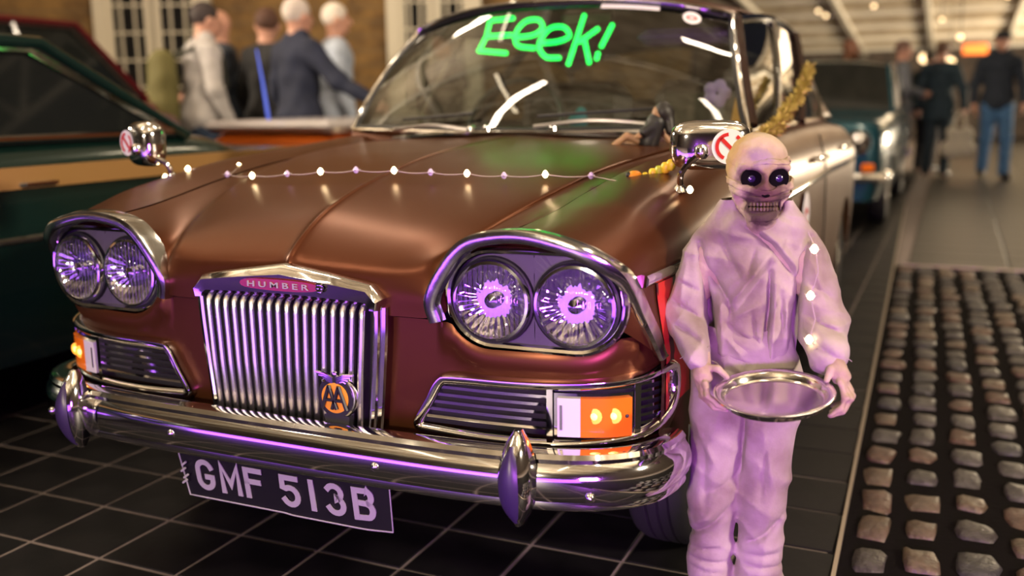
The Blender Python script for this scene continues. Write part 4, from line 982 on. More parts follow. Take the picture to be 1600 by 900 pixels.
# trousers
tr_ = SDF((-.17, -.13, .08), (.15, .13, .63), .0040)
tr_.ell((-.006, .008, .50), (.108, .078, .10), .03).cap((-.006, .008, .50), (-.006, .008, .59), .098, .094, .03, sy=.74)
tr_.cap((-.061, .002, .45), (-.0675, -.006, .285), .058, .049, .02).cap((-.0675, -.006, .285), (-.071, .004, .135), .048, .047, .02)
tr_.cap((.043, .002, .45), (.0345, -.006, .285), .058, .047, .02).cap((.0345, -.006, .285), (.0335, .004, .135), .045, .050, .02)
tr_.disp(lambda X, Y, Z: -.0045*ridge(9*X+13*Z+1.6*np.sin(19*Z+8*X), 2)-.0035*ridge(-16*X+17*Z+1.4*np.sin(25*X+9*Z), 2)-.004*ridge(38*Z+6*X+1.2*np.sin(30*X), 2)*(Z < .26)+.002)
for pl_, w_, dp in [([(-.004, .56), (-.006, .47), (-.010, .35)], .006, .014), ([(-.120, .210), (-.072, .240), (-.028, .285)], .007, .015), ([(-.112, .190), (-.050, .200)], .006, .010), ([(-.110, .240), (-.060, .275)], .008, -.008), ([(.006, .214), (.040, .232), (.075, .272)], .007, .015), ([(.0, .190), (.070, .196)], .006, .010),
    ([(-.020, .34), (-.085, .30)], .007, .009), ([(-.118, .172), (-.030, .166)], .006, .010), ([(-.008, .170), (.080, .168)], .006, .010), ([(-.11, .155), (-.04, .145)], .006, .008), ([(.0, .150), (.078, .146)], .006, .008), ([(-.105, .44), (-.060, .36)], .008, -.007), ([(.030, .44), (.055, .33)], .008, -.006), ([(-.10, .49), (-.03, .505)], .006, .008), ([(.02, .50), (.09, .485)], .006, .008), ([(-.085, .42), (-.08, .28)], .008, .007), ([(.03, .30), (.04, .42)], .006, .006)]:
    tr_.crease(pl_, w_, dp, .02)
tr_.zcut(.112, above=False, slope=(0, -.1), amp=.010, fr=55)
tr_.mesh('trousers', M['gauze'], MUM)
for sx, fx, tx in ((-1, -.071, -.083), (1, .034, .070)):
    ft = SDF((fx-.08, -.15, -.01), (fx+.10, .09, .15), .004)
    ft.cap((fx, .018, .10), (fx, .015, .05), .046, .044, .02).cap((fx, .010, .044), (tx, -.088, .036), .044, .035, .02)
    ft.disp(lambda X, Y, Z: .0028*np.sin(80*Y+40*Z+2*np.sin(50*X))); ft.zcut(.0, above=False); ft.mesh('foot_wrapping', M['gauze'], MUM)
# loose threads at the wrists
thr = MB()
for w_ in (LA[2], RA[2]):
    for k in range(9):
        a = random.uniform(0, 6.28); p = np.array(w_)+np.array((.024*cos(a), random.uniform(-.012, .01), .024*sin(a))); q = p+np.array((.010*cos(a)+random.uniform(-.006, .006), random.uniform(-.01, .004), .008*sin(a)-.006))
        thr.tube([tuple(p*.9+np.array(w_)*.1), tuple((p+q)/2+np.array((0, 0, .002))), tuple(q)], .0007, 4)
obj('loose_thread', thr.V, thr.F, M['gauze'], MUM)
# ------------------------------------------------------------------ proportions: slimmer build, longer legs
def mz(z): return np.where(np.asarray(z) < .5, np.asarray(z)*1.07, .535+(np.asarray(z)-.5)*.94)
for o in MUM.children:
    a = np.empty(len(o.data.vertices)*3, np.float32); o.data.vertices.foreach_get('co', a); a = a.reshape(-1, 3); a[:, :2] *= .94; a[:, 2] = mz(a[:, 2]); o.data.vertices.foreach_set('co', a.ravel()); o.data.update()
# ------------------------------------------------------------------ tray
def mum2w(p): x, y = p[0]*.94, p[1]*.94; return (MUM.location[0]+x*cos(AL)-y*sin(AL), MUM.location[1]+x*sin(AL)+y*cos(AL), float(mz(p[2])))
tp = mum2w((.047, -.205, .539))
TR = MB().lathe([(.001, .0), (.086, .0), (.089, .0015), (.091, .005), (.094, .013), (.097, .016), (.106, .0175), (.1085, .0165), (.1085, .0145), (.105, .0145), (.098, .012), (.094, .006), (.091, -.002), (.087, -.004), (.001, -.004)], (0, 0, 0), 'z', 64)
ty = recalc(TR.build('serving_tray', M['tray'], angle=40)); ty.location = tp; ty.scale = (.94, .94, .94); ty.rotation_euler = (R_(7), R_(-3), AL)
tag(ty, 'round silver metal tray held out by the mummy figure', 'tray')

# ================================================================== decorations on and around the brown car
neon = thing('neon_sign', 'glowing green neon lettering reading Eeek! behind the windscreen', 'sign', (-.08, 1.62, 1.20))
NS = [[(-.194, 1.365), (-.281, 1.361), (-.296, 1.309), (-.326, 1.26), (-.223, 1.249)], [(-.292, 1.308), (-.204, 1.309)], [(-.181, 1.3), (-.118, 1.306), (-.084, 1.328), (-.099, 1.355), (-.149, 1.351), (-.185, 1.312), (-.177, 1.273), (-.118, 1.262)], [(-.091, 1.278), (-.029, 1.281), (.013, 1.297), (-.007, 1.327), (-.06, 1.323), (-.098, 1.273), (-.074, 1.232), (-.025, 1.227)], [(.066, 1.361), (.01, 1.206)], [(.113, 1.316), (.051, 1.278)], [(.067, 1.283), (.084, 1.209)], [(.164, 1.326), (.128, 1.261)], [(.115, 1.236), (.111, 1.221)]]
for i, s_ in enumerate(NS):
    pts = [(p[0]+.08, 0, p[1]-1.20) for p in s_]
    if i in (2, 3): pts = [tuple(p) for p in catmull([np.array(p) for p in pts], 5)]
    mb = MB()
    if i in (2, 3): mb.tube(pts, .0085, 8)
    else:
        for a_, b_ in zip(pts[:-1], pts[1:]): mb.tube([a_, b_], .0085, 8)
    for q_ in ([pts[0], pts[-1]] if i in (2, 3) else pts): mb.V, mb.F = (lambda g: (g.V, g.F))(mb.add(*(lambda g: (g.V, g.F))(superq(q_, (.0088, .0088, .0088), 1, 0, n=6, m=8)[0])))
    obj('neon_tube', mb.V, mb.F, M['neon'], neon)
mb = MB().box((0, .02, .19), (.55, .004, .012)).box((-.2, .012, .19), (.008, .02, .008)).box((.2, .012, .19), (.008, .02, .008)); obj('sign_rail', mb.V, mb.F, M['black'], neon, smooth=False)
# fairy lights
M['bulb_on'] = mat('lit_bulb', (1, .9, .7), .3, emis=((1.0, .80, .42), 14))
M['bulb_off'] = mat('dull_bulb', (.62, .52, .72), .2, coat=.5)
M['wire'] = mat('clear_wire', (.45, .38, .34), .4)
def fairy(name, label, pts, parent_loc, wirepts, group=None):
    t = thing(name, label, 'lights', parent_loc); L0 = np.array(parent_loc)
    mb = MB().tube([tuple(np.array(p)-L0) for p in wirepts], .0011, 4); obj('wire', mb.V, mb.F, M['wire'], t)
    for (p, on) in pts:
        p = np.array(p)-L0; mb = MB()
        mb.lathe([(.0006, -.008), (.0045, -.006), (.0075, 0), (.0055, .0045), (.003, .008), (.0006, .009)], tuple(p), 'z', 8)
        b = obj('bulb', mb.V, mb.F, M['bulb_on'] if on else M['bulb_off'], t)
        mb = MB()
        for k in range(5):
            a = 2*pi*k/5; mb.add([tuple(p+np.array((0, 0, -.004))), tuple(p+np.array((.008*cos(a-.5), .008*sin(a-.5), -.001))), tuple(p+np.array((.014*cos(a), .014*sin(a), .002))), tuple(p+np.array((.008*cos(a+.5), .008*sin(a+.5), -.001)))], [(0, 1, 2, 3)])
        obj('petal_cap', mb.V, mb.F, M['white_sticker'] if not on else M['bulb_off'], b)
    return t
BX = [(-.735, .50, 1), (-.64, .485, 1), (-.565, .60, 1), (-.47, .44, 0), (-.375, .42, 1), (-.26, .41, 0), (-.155, .40, 1), (-.055, .40, 0), (.045, .405, 1), (.130, .425, 0), (.215, .44, 1), (.298, .46, 0), (.390, .48, 1), (.480, .53, 0), (.722, .46, 1)]
pts = []
for (x, y, on) in BX:
    zz = float(np.interp(abs(x), [0, .2, .4, .5, .6, .68, .75], [.915, .905, .885, .895, .905, .895, .87])) + .018
    pts.append(((x, y, max(zz, bonz(x, y)+.016) if abs(x) < .5 else zz), on))
wp = []
for a, b in zip(pts[:-1], pts[1:]):
    a_, b_ = np.array(a[0]), np.array(b[0])
    for t in np.linspace(0, 1, 6)[:-1]: wp.append(tuple(a_*(1-t)+b_*t-np.array([0, 0, .004*sin(pi*t)])))

fairy('fairy_lights', 'string of small flower-shaped fairy lights laid across the brown bonnet', pts, (0, .42, .93), wp)
mp_ = [((.111, -.085, .802), 1), ((.108, -.088, .713), 1), ((.108, -.108, .632), 1)]
mw = [mum2w(p) for p in ((.100, -.055, .83), (.114, -.085, .802), (.120, -.093, .76), (.108, -.092, .713), (.118, -.098, .67), (.108, -.112, .632), (.130, -.10, .61))]
fairy('fairy_lights', 'short string of fairy lights wound on the mummy figure sleeve', [(mum2w(p), o) for p, o in mp_], mum2w((.12, -.085, .71)), mw)
# bead ornament
orn = thing('bead_ornament', 'orange and yellow bead ornament on the bonnet edge beside the wing mirror', 'ornament', (.60, .56, .91))
M['orange'] = mat('orange_plastic', (.80, .30, .01), .35); M['yell'] = mat('yellow_plastic', (.72, .56, .02), .4); M['lime'] = mat('lime_plastic', (.42, .50, .02), .4)
def blob(name, c, r, m, e=.8, rz=0, rx=0):
    mb, _ = superq(c, r, e, rz, rx, 10, 14); return obj(name, mb.V, mb.F, m, orn)
blob('bead', (-.025, -.01, .004), (.018, .014, .016), M['orange'], .9, .3); blob('bead', (-.036, -.018, .010), (.007, .006, .007), M['black'], 1)
blob('bead', (-.003, -.003, .004), (.008, .010, .012), M['yell'], .7, .4)
for k, (x, z, m) in enumerate([(.014, .012, 'yell'), (.028, .018, 'lime'), (.042, .026, 'yell'), (.054, .032, 'yell')]): blob('bead', (x, 0, z), (.010, .010, .013), M[m], .6, .5+.3*k, .3)
blob('bead', (.030, -.016, -.006), (.017, .017, .015), M['chrome_worn'], 1)
# figurine by the wiper
dol = thing('doll_figurine', 'small slumped doll with dark hair by the right wiper', 'figurine', (.45, 1.08, .955))
ds_ = SDF((-.17, -.09, -.02), (.10, .09, .13), .004)
ds_.ell((.03, 0, .090), (.020, .020, .024), .006).cap((.02, 0, .06), (.0, .0, .02), .020, .022, .012).cap((-.01, -.01, .014), (-.055, -.02, .030), .013, .010, .008).cap((-.055, -.02, .030), (-.095, -.03, .002), .010, .008, .006)
ds_.cap((-.01, .012, .012), (-.06, .02, .006), .013, .009, .008).cap((-.06, .02, .006), (-.13, .01, -.004), .009, .007, .006).cap((.015, -.018, .055), (-.02, -.035, .030), .009, .008, .006).cap((.02, .02, .055), (.05, .035, .015), .009, .008, .006)
ds_.mesh('body', mat('doll_tan', (.34, .19, .10), .5), dol)
dr_ = SDF((-.06, -.06, -.02), (.08, .06, .11), .004).cap((.022, 0, .068), (.0, 0, .015), .027, .030, .01).cap((.015, -.018, .057), (-.005, -.03, .042), .014, .013, .006).mesh('dress', M['black'], dol)
hr = SDF((-.03, -.06, .03), (.11, .07, .135), .004); hr.ell((.040, .006, .096), (.026, .027, .028), .006).cap((.05, .01, .09), (.062, .0, .045), .018, .014, .01); hr.mesh('hair', mat('doll_hair', (.012, .010, .010), .5), dol)
# tinsel on the door window
def tinsel(name, label, pts, r, m, n=900):
    P = catmull([np.array(p) for p in pts], 10); mb = MB().tube([tuple(p) for p in P], .006, 5)
    for k in range(n):
        p = P[random.randrange(len(P))]; d = rng.normal(size=3); d /= np.linalg.norm(d); q = p+d*r*random.uniform(.6, 1.1); s_ = np.cross(d, rng.normal(size=3)); s_ = s_/np.linalg.norm(s_)*.003
        i = len(mb.V); mb.V += [tuple(p-s_), tuple(p+s_), tuple(q+s_*.6), tuple(q-s_*.6)]; mb.F.append((i, i+1, i+2, i+3))
    o = mb.build(name, m, smooth=False); return tag(o, label, 'garland')
M['tinsel'] = mat('gold_tinsel', (.42, .31, .07), .45, .4)
tinsel('tinsel_garland', 'gold tinsel garland slung across the brown car side window', [(.735, 2.10, 1.185), (.745, 1.86, 1.105), (.75, 1.56, 1.05), (.76, 1.30, 1.005), (.75, 1.12, .985)], .030, M['tinsel'], 1600)
tg = MB().tube([(.62, 1.50, 1.00), (.62, 1.52, 1.06), (.61, 1.54, 1.12)], .02, 8, taper=[.035, .03, .012]).build('flame_ornament', mat('amber_ornament', (.8, .36, .02), .4)); tag(tg, 'amber cone ornament inside the brown car front side window', 'ornament')
pf = SDF((-.07, -.04, -.06), (.07, .04, .06), .004)
for k in range(5):
    a = 2*pi*k/5; pf.ell((.026*cos(a), 0, .026*sin(a)), (.020, .012, .020), .008)
o = pf.mesh('flower_ornament', mat('lilac_fabric', (.55, .42, .72), .7)); o.location = (.53, 1.56, 1.10); tag(o, 'pale lilac flower ornament inside the windscreen corner', 'ornament')
o = SDF((-.05, -.05, -.01), (.05, .05, .08), .004).ell((0, 0, .025), (.036, .03, .027), .008).ell((.01, 0, .055), (.018, .018, .016), .008).mesh('dash_toy', mat('teal_toy', (.01, .30, .42), .5)); o.location = (.06, 1.58, .992); tag(o, 'small teal toy on the brown car dashboard', 'toy')

# ================================================================== canopy, walls
M['plank'] = mat('canopy_planks', (.46, .39, .29), .55, col2=(.28, .22, .15), nscale=3)
M['truss'] = mat('truss_steel', (.62, .58, .50), .45, .2)
M['brick'] = mat('ochre_brick', (.24, .135, .042), .85, col2=(.11, .06, .022), nscale=5, bump=(18, .5))
M['darkbrick'] = mat('dark_brick', (.10, .075, .06), .85, col2=(.05, .04, .035), nscale=6, bump=(18, .5))
M['whitewood'] = mat('white_woodwork', (.62, .56, .44), .5)
M['pane'] = mat('night_window_pane', (.012, .012, .013), .06, spec=.8)
M['lampglow'] = mat('lamp_tube', (1, .9, .7), .4, emis=((1.0, .82, .56), 9))
M['addedglow'] = mat('added_window_glow', (1, .8, .5), .5, emis=((1.0, .76, .46), 4.0))  # glow for the windows added behind the viewer
ceil = struct(MB().box((-.5, .5, 6.32), (19, 27, .10)).build('ceiling', M['plank'], smooth=False), 'planked canopy roof high above the cars', 'canopy')
for k in range(9):
    y = -12+3.0*k; mb = MB(); mb.tube([(-9.8, y, 5.2), (0, y, 5.35), (9, y, 5.2)], .06, 6); mb.tube([(-9.8, y, 6.05), (9, y, 6.05)], .06, 6)
    n = 14
    for i in range(n):
        x0 = -9.6+18.4*i/n; x1 = -9.6+18.4*(i+1)/n; xm = (x0+x1)/2
        mb.tube([(x0, y, 5.22), (xm, y, 6.05), (x1, y, 5.22)], .04, 5)
    o = mb.build('truss', M['truss'], ceil)
for x in (-6, -2, 2, 6): MB().box((x, .5, 6.18), (.16, 26.8, .18)).build('purlin', M['truss'], ceil, smooth=False)
for x, y in ((-2.6, -5), (1.6, -5), (-2.6, -1.6), (2.2, -1.6), (-2.4, 2.4), (1.9, 2.4), (.8, 6.6), (-3, 6.6)):
    lt = thing('tube_lamp', 'long tube lamp hung under the canopy roof out of view', 'lamp', (x, y, 5.05), 0, 'canopy tube lamps')
    mb = MB().box((0, 0, .05), (.16, 2.4, .05)); obj('housing', mb.V, mb.F, M['black'], lt, smooth=False)
    mb = MB().tube([(0, -1.15, 0), (0, 1.15, 0)], .035, 8); obj('tube', mb.V, mb.F, M['lampglow'], lt)
    mb = MB().tube([(0, 0, .07), (0, 0, .95)], .012, 5); obj('hanger', mb.V, mb.F, M['black'], lt)
def wallbox(name, a, b, h, m, th=.2, label=None):
    a = np.array(a, float); b = np.array(b, float); c = (a+b)/2; L_ = np.linalg.norm(b-a); o = MB().box((0, 0, h/2), (L_, th, h)).build(name, m, smooth=False)
    o.location = (c[0], c[1], 0); o.rotation_euler = (0, 0, math.atan2(b[1]-a[1], b[0]-a[0])); return struct(o, label, 'wall')
wb_ = wallbox('wall_back', (9, -13), (-10, -13), 6.3, M['darkbrick'], label='dark brick wall of the yard behind the viewer')
for i in range(6):
    o = MB().box((-7+2.8*i, .12, 2.6), (1.5, .06, 2.2)).build('added_glow_window', M['addedglow'], wb_, smooth=False)  # unseen glowing windows, added to give the chrome something bright to reflect
wr = wallbox('wall_right', (9, -13), (9, 32), 6.3, M['darkbrick'], label='dark brick wall on the right side of the yard')
wl = wallbox('wall_left', (-10, -13), (-10, 6.2), 6.3, M['darkbrick'], label='dark brick wall on the left side of the yard')
# house front with white glazed doors
HA0, HB0 = np.array((-10.0, 5.95)), np.array((-1.6, 9.72))
hw_ = wallbox('wall_house', HA0, HB0, 5.0, M['brick'], label='ochre brick house front with white glazed doors'); HL = np.linalg.norm(HB0-HA0)
def hl_(u): return u-HL/2
o = MB(); 
for zz in np.arange(0.08, 4.9, .16):
    o.box((0, -.102, zz), (HL, .004, .014))
o.build('mortar_course', mat('mortar', (.16, .11, .06), .9), hw_, smooth=False)
def glazed(x0, w, n, h=2.6):
    d = struct(MB().box((0, 0, h/2), (w, .06, h)).build('door_%d' % n, M['pane'], smooth=False), 'white glazed double door in the ochre house front' if n == 1 else 'white framed window farther along the house front', 'door')
    ang = math.atan2(HB0[1]-HA0[1], HB0[0]-HA0[0]); p = HA0+(HB0-HA0)/HL*x0; nrm = np.array((sin(ang), -cos(ang))); p = p+nrm*.15
    d.location = (p[0], p[1], 0); d.rotation_euler = (0, 0, ang)
    for x in (-w/2-.06, w/2+.06): MB().box((x, -.03, h/2+.06), (.14, .12, h+.24)).build('door_jamb', M['whitewood'], d, smooth=False)
    MB().box((0, -.03, h+.12), (w+.26, .12, .20)).build('door_head', M['whitewood'], d, smooth=False)
    for s_ in (-1, 1):
        lf = MB().box((s_*w/4-s_*w/4*.88, -.045, h/2), (.12, .05, h)).box((s_*w/2*.965, -.045, h/2), (.12, .05, h)).box((s_*w/4, -.045, .50), (w/2, .05, 1.0)).box((s_*w/4, -.045, h-.07), (w/2, .05, .14)).build('door_leaf', M['whitewood'], d, smooth=False)
        for k in (1, 2): MB().box((s_*(w/4*.15+w/4*.85*k*.72), -.04, 1.75), (.022, .03, 1.6)).build('glazing_bar', M['whitewood'], lf, smooth=False)
        for k in range(1, 5): MB().box((s_*w/4, -.04, 1.0+.30*k), (w/2-.1, .03, .022)).build('glazing_bar', M['whitewood'], lf, smooth=False)
    return d
glazed(3.15, 1.05, 1); glazed(6.3, .8, 2)
# low lit market awning at the far end
aw = struct(MB().box((2.2, 20.5, 2.98), (13, 13.2, .05), rx=R_(-5.6)).build('ceiling_awning', M['plank'], smooth=False), 'low slatted timber awning lit warm at the far end', 'awning')
az = lambda y: 2.98-(y-20.5)*math.tan(R_(5.6))
for k in range(22):
    y = 14.2+.58*k; MB().box((2.2, y, az(y)-.06), (12.8, .10, .07+.05*(k % 3 == 0))).build('batten', M['truss'] if k % 3 == 0 else M['plank'], aw, smooth=False)
for k in range(7):
    x = -2.8+1.7*k; MB().box((x, 20.5, az(20.5)-.14), (.10, 13, .12), rx=R_(-5.6)).build('rafter', M['truss'], aw, smooth=False)
struct(MB().box((2.2, 27.2, 1.9), (16, .2, 3.8)).build('wall_far', M['darkbrick'], smooth=False), 'dark wall closing the far end under the awning', 'wall')
M['orglow'] = mat('orange_sign_light', (1, .3, .05), .5, emis=((1.0, .17, .03), 1.6)); M['warmglow'] = mat('warm_lamp', (1, .8, .5), .5, emis=((1.0, .70, .38), 3.5))
sg_ = MB().bbox((0, 0, 0), (.56, .08, .24), .03).build('shop_sign', M['orglow']); sg_.location = (1.58, 25.2, 2.20); tag(sg_, 'glowing orange box sign under the far awning', 'sign')
mb = MB().tube([(-.3, 0, .14), (-.3, 0, .45)], .01, 5).tube([(.3, 0, .14), (.3, 0, .45)], .01, 5); obj('hanger', mb.V, mb.F, M['black'], sg_)
for i, (x, y, z, r) in enumerate([(.62, 19, 1.80, .09), (1.05, 21, 1.75, .12), (-.96, 16.8, 2.50, .035), (-1.08, 16.75, 2.58, .035), (-.2, 17.2, 2.66, .035), (1.22, 17.7, 2.10, .045), (.9, 18.2, 2.45, .03), (1.9, 17.0, 2.7, .035)]):
    l_ = thing('pendant_lamp', ['large warm globe lamp behind the grey coat person', 'large warm globe lamp behind the scarf wearer'][i] if i < 2 else 'small warm pendant bulb under the far awning', 'lamp', (x, y, z), 0, None if i < 2 else 'awning pendant bulbs')
    mb, _ = superq((0, 0, 0), (r, r, r), 1, 0, n=8, m=12); obj('globe', mb.V, mb.F, M['warmglow'], l_)
    mb = MB().tube([(0, 0, r), (0, 0, max(az(y)-z-.05, r+.05))], .008, 4); obj('cord', mb.V, mb.F, M['black'], l_)

# ================================================================== other cars
def bgcar(name, label, loc, rz, paint, L=4.2, hw=.76, belt=.96, hood=.93, roof=1.42, cab=(1.25, 1.75, 3.1, 3.6), roofm=None, strip=None, lights=True, front_dark=True, tumble=.14):
    t = thing(name, label, 'car', loc, rz)
    P = lambda mb, n, m, par=t, **k: (setattr(mb, 'V', [(v[0], v[1]-L/2, v[2]) for v in mb.V]), mb.build(n, m, par, **k))[1]
    st = [(0, .80, hood-.20), (.05, .88, hood-.07), (.25, .95, hood-.02), (.7, .99, hood), (cab[0], 1.0, belt), ((cab[0]+cab[3])/2, 1.0, belt), (cab[3], .99, belt-.01), (L-.5, .97, belt-.03), (L-.06, .90, belt-.10), (L, .84, belt-.25)]
    cols = []
    for f in ('a', 'b', 'c', 'd', 'e', 'f', 'g'):
        c = []
        for (y, w, z) in st:
            W_ = hw*w; c.append({'a': (0, y, z+.015), 'b': (.55*W_, y, z+.008), 'c': (.86*W_, y, z-.005), 'd': (.97*W_, y, z-.07), 'e': (W_, y, z-.22), 'f': (W_, y, .42), 'g': (.94*W_, y, .24)}[f])
        cols.append(c)
    allc = [[(-x, y, z) for x, y, z in c] for c in cols[:0:-1]]+cols
    G = surf(allc, 3, 4); wy = (.72, L-.85)
    for r in G:
        for p in r:
            for w in wy:
                if abs(p[1]-w) < .33 and p[2] < .28+math.sqrt(.33**2-(p[1]-w)**2): p[2] = .28+math.sqrt(.33**2-(p[1]-w)**2)
    P(MB().grid(G), 'body', paint, angle=60)
    for y in (0, L):
        ring = [G[0 if y == 0 else -1][i] for i in range(len(G[0]))]; mb = MB(); mb.add([tuple(p) for p in ring], [tuple(range(len(ring)))]); P(mb, 'end_panel', paint, smooth=False)
    a, b, c, d = cab; rw = hw-tumble; zb = belt-.01; zr = roof-.07
    rg = [[(s*rw*(1 if 0 < k < 4 else .97), y, zr+(roof-zr)*(1-abs(s)**2.6)*(1 if 0 < k < 4 else .55)) for s in xs_(13)] for k, y in enumerate((b, b+.15, (b+c)/2, c-.15, c))]
    P(MB().grid(rg), 'roof', roofm or paint, angle=60)
    def quad(pts): mb = MB(); mb.add(pts, [(0, 1, 2, 3)]); return mb
    bw = hw*.93
    P(MB().grid([[(s*(bw*(1-t)+rw*.97*t), (a-.05*(1-s*s))*(1-t)+b*t, zb*(1-t)+(zr+(roof-zr)*.5*(1-s*s))*t) for s in xs_(9)] for t in np.linspace(0, 1, 5)]), 'windscreen', M['darkglass'], angle=90)
    P(MB().grid([[(s*(bw*(1-t)+rw*.97*t), (d+.04*(1-s*s))*(1-t)+c*t, zb*(1-t)+(zr+(roof-zr)*.5*(1-s*s))*t) for s in xs_(9)] for t in np.linspace(0, 1, 5)]), 'rear_window', M['darkglass'], angle=90)
    for sx in (-1, 1):
        P(quad([(sx*bw, a+.05, zb), (sx*bw, d-.05, zb), (sx*rw, c, zr), (sx*rw, b, zr)]), 'side_window', M['darkglass'], smooth=False)
        P(MB().tube([(sx*bw, a, zb), (sx*rw, b, zr), (sx*rw, (b+c)/2, zr+.012), (sx*rw, c, zr), (sx*bw, d, zb)], .022, 7), 'window_frame', paint)
        P(MB().tube([(sx*(bw+.008), a+.09, zb+.02), (sx*(rw+.02), b+.06, zr-.03), (sx*(rw+.02), c-.04, zr-.03), (sx*(bw+.008), d-.10, zb+.02)], .012, 6, closed=True), 'window_trim', M['chrome'])
        m = (a+b)/2+.62; P(MB().tube([(sx*(bw+.012), m, zb), (sx*(rw+.022), m+.08, zr-.02)], .020, 6), 'window_pillar', M['chrome'])
        P(MB().tube([(sx*(hw+.004), .35, .66), (sx*(hw+.006), L-.3, .66)], .010, 5), 'side_moulding', M['chrome'])
        for y0 in (m-.10, min(m+.75, d-.2)): P(MB().tube([(sx*hw*.985, y0-.12, belt-.14), (sx*(hw+.03), y0-.10, belt-.135), (sx*(hw+.03), y0+.02, belt-.135), (sx*hw*.985, y0+.04, belt-.14)], .009, 6), 'door_handle', M['chrome'])
        if strip: P(MB().box((sx*(hw*1.0+.004), (.3+L-.3)/2, (strip[0]+strip[1])/2), (.022, L-.6, strip[1]-strip[0])), 'side_strip', strip[2], smooth=False)
        for y in wy:
            w = P(MB().lathe([(.15, -.07), (.28, -.075), (.30, -.05), (.302, 0), (.30, .05), (.28, .075), (.15, .07)], (sx*(hw-.10), y, .302), 'x', 24), 'wheel', M['tyre'], angle=50)
            P(MB().lathe([(.17, .066*sx), (.12, .08*sx), (.04, .085*sx), (.002, .085*sx)], (sx*(hw-.10), y, .302), 'x', 20), 'hub_cap', M['chrome'], w)
        if lights:
            h = P(MB().lathe([(.085, .03), (.085, -.01), (.07, -.03), (.001, -.05)], (sx*.52, -.01, hood-.20), 'y', 20), 'headlamp', M['reflector'])
            P(MB().tube([(sx*.52+.088*cos(k), -.015, hood-.20+.088*sin(k)) for k in np.linspace(0, 2*pi, 20, endpoint=False)], .010, 6, closed=True), 'lamp_ring', M['chrome'], h)
            P(MB().bbox((sx*.60, -.02, .52), (.10, .04, .06), .01), 'indicator', M['amber'])
    for y, s_ in ((-.06, 1), (L+.06, -1)):
        P(MB().tube([(-hw*.98, y+s_*.30, .44), (-hw*.95, y+s_*.06, .44), (-hw*.6, y, .44), (hw*.6, y, .44), (hw*.95, y+s_*.06, .44), (hw*.98, y+s_*.30, .44)], .045, 8), 'bumper', M['chrome'])
    if lights:
        g = P(MB().bbox((0, -.01, .64), (.62, .05, .18), .02), 'grille', M['dark'])
        for k in range(5): P(MB().box((0, -.04, .57+.035*k), (.60, .02, .010)), 'grille_bar', M['chrome'], g, smooth=False)
        P(MB().bbox((0, -.11, .36), (.50, .02, .10), .005), 'number_plate', M['platew'])
    return t
M['greenp'] = mat('dark_green_paint', (.006, .022, .018), .22, .2, coat=.6)
M['tealp'] = mat('teal_paint', (.012, .075, .105), .25, .3, coat=.6)
M['redp'] = mat('dark_red_paint', (.12, .012, .016), .25, .3, coat=.6)
M['lilac'] = mat('lilac_reflection_paint', (.26, .22, .30), .3, .2, coat=.4)  # lilac reflection put into the roof colour
M['tan'] = mat('tan_side_panel', (.30, .165, .055), .45)
bgcar('green_car', 'dark green saloon with tan waist strip parked close beside the brown car', (-2.32, .52, 0), pi, M['greenp'], L=4.2, hw=.77, belt=.975, hood=.90, roof=1.375, cab=(1.08, 1.68, 3.0, 3.6), strip=(.825, .895, M['tan']), tumble=.13)
bgcar('teal_car', 'teal saloon with chrome lamps parked behind the brown car', (0.0, 9.0, 0), 0, M['tealp'], L=4.2, hw=.75, belt=.97, hood=.92, roof=1.45)
bgcar('dark_red_car', 'dark red estate car with a lilac reflection painted on its roof, behind the green saloon', (-4.45, 1.75, 0), pi, M['redp'], L=4.3, hw=.80, belt=1.14, hood=1.08, roof=1.66, cab=(.42, .88, 3.8, 4.1), roofm=M['lilac'])
# invented orange trailer in place of an unidentified shape, with whip aerial
trl = thing('invented_trailer', 'invented orange trailer with white lid and two lit lamps, standing in for an unclear shape', 'trailer', (-2.28, 3.45, 0))
M['orangep'] = mat('orange_panel', (.62, .13, .015), .35, coat=.4)
mb = MB().bbox((0, 0, .74), (.86, 1.10, .38), .05); obj('body', mb.V, mb.F, M['orangep'], trl)
mb = MB().bbox((0, 0, .965), (.90, 1.14, .07), .03); obj('lid', mb.V, mb.F, mat('white_lid', (.55, .52, .55), .3, coat=.4), trl)
for x, y in ((.435, -.45), (.435, -.20)): mb, _ = superq((x, y, .86), (.02, .035, .035), 1, 0, n=8, m=12); obj('side_lamp', mb.V, mb.F, M['warmglow'], trl)
for sx in (-1, 1): mb = MB().lathe([(.10, -.06), (.22, -.06), (.24, 0), (.22, .06), (.10, .06)], (sx*.36, 0, .24), 'x', 20); obj('wheel', mb.V, mb.F, M['tyre'], trl)
mb = MB().box((0, 0, .48), (.6, .9, .16)); obj('chassis', mb.V, mb.F, M['black'], trl, smooth=False)
mb = MB().tube([(-.02, -.50, 1.0), (-.045, -.50, 1.2), (-.075, -.50, 1.39)], .01, 6, taper=[.011, .008, .004]); ant = obj('whip_aerial', mb.V, mb.F, mat('glowing_blue_aerial', (.06, .12, .75), .35, emis=((.08, .16, 1.0), .35)), trl); ant['label'] = 'thin blue whip aerial'  # faint blue glow put into the aerial's own material

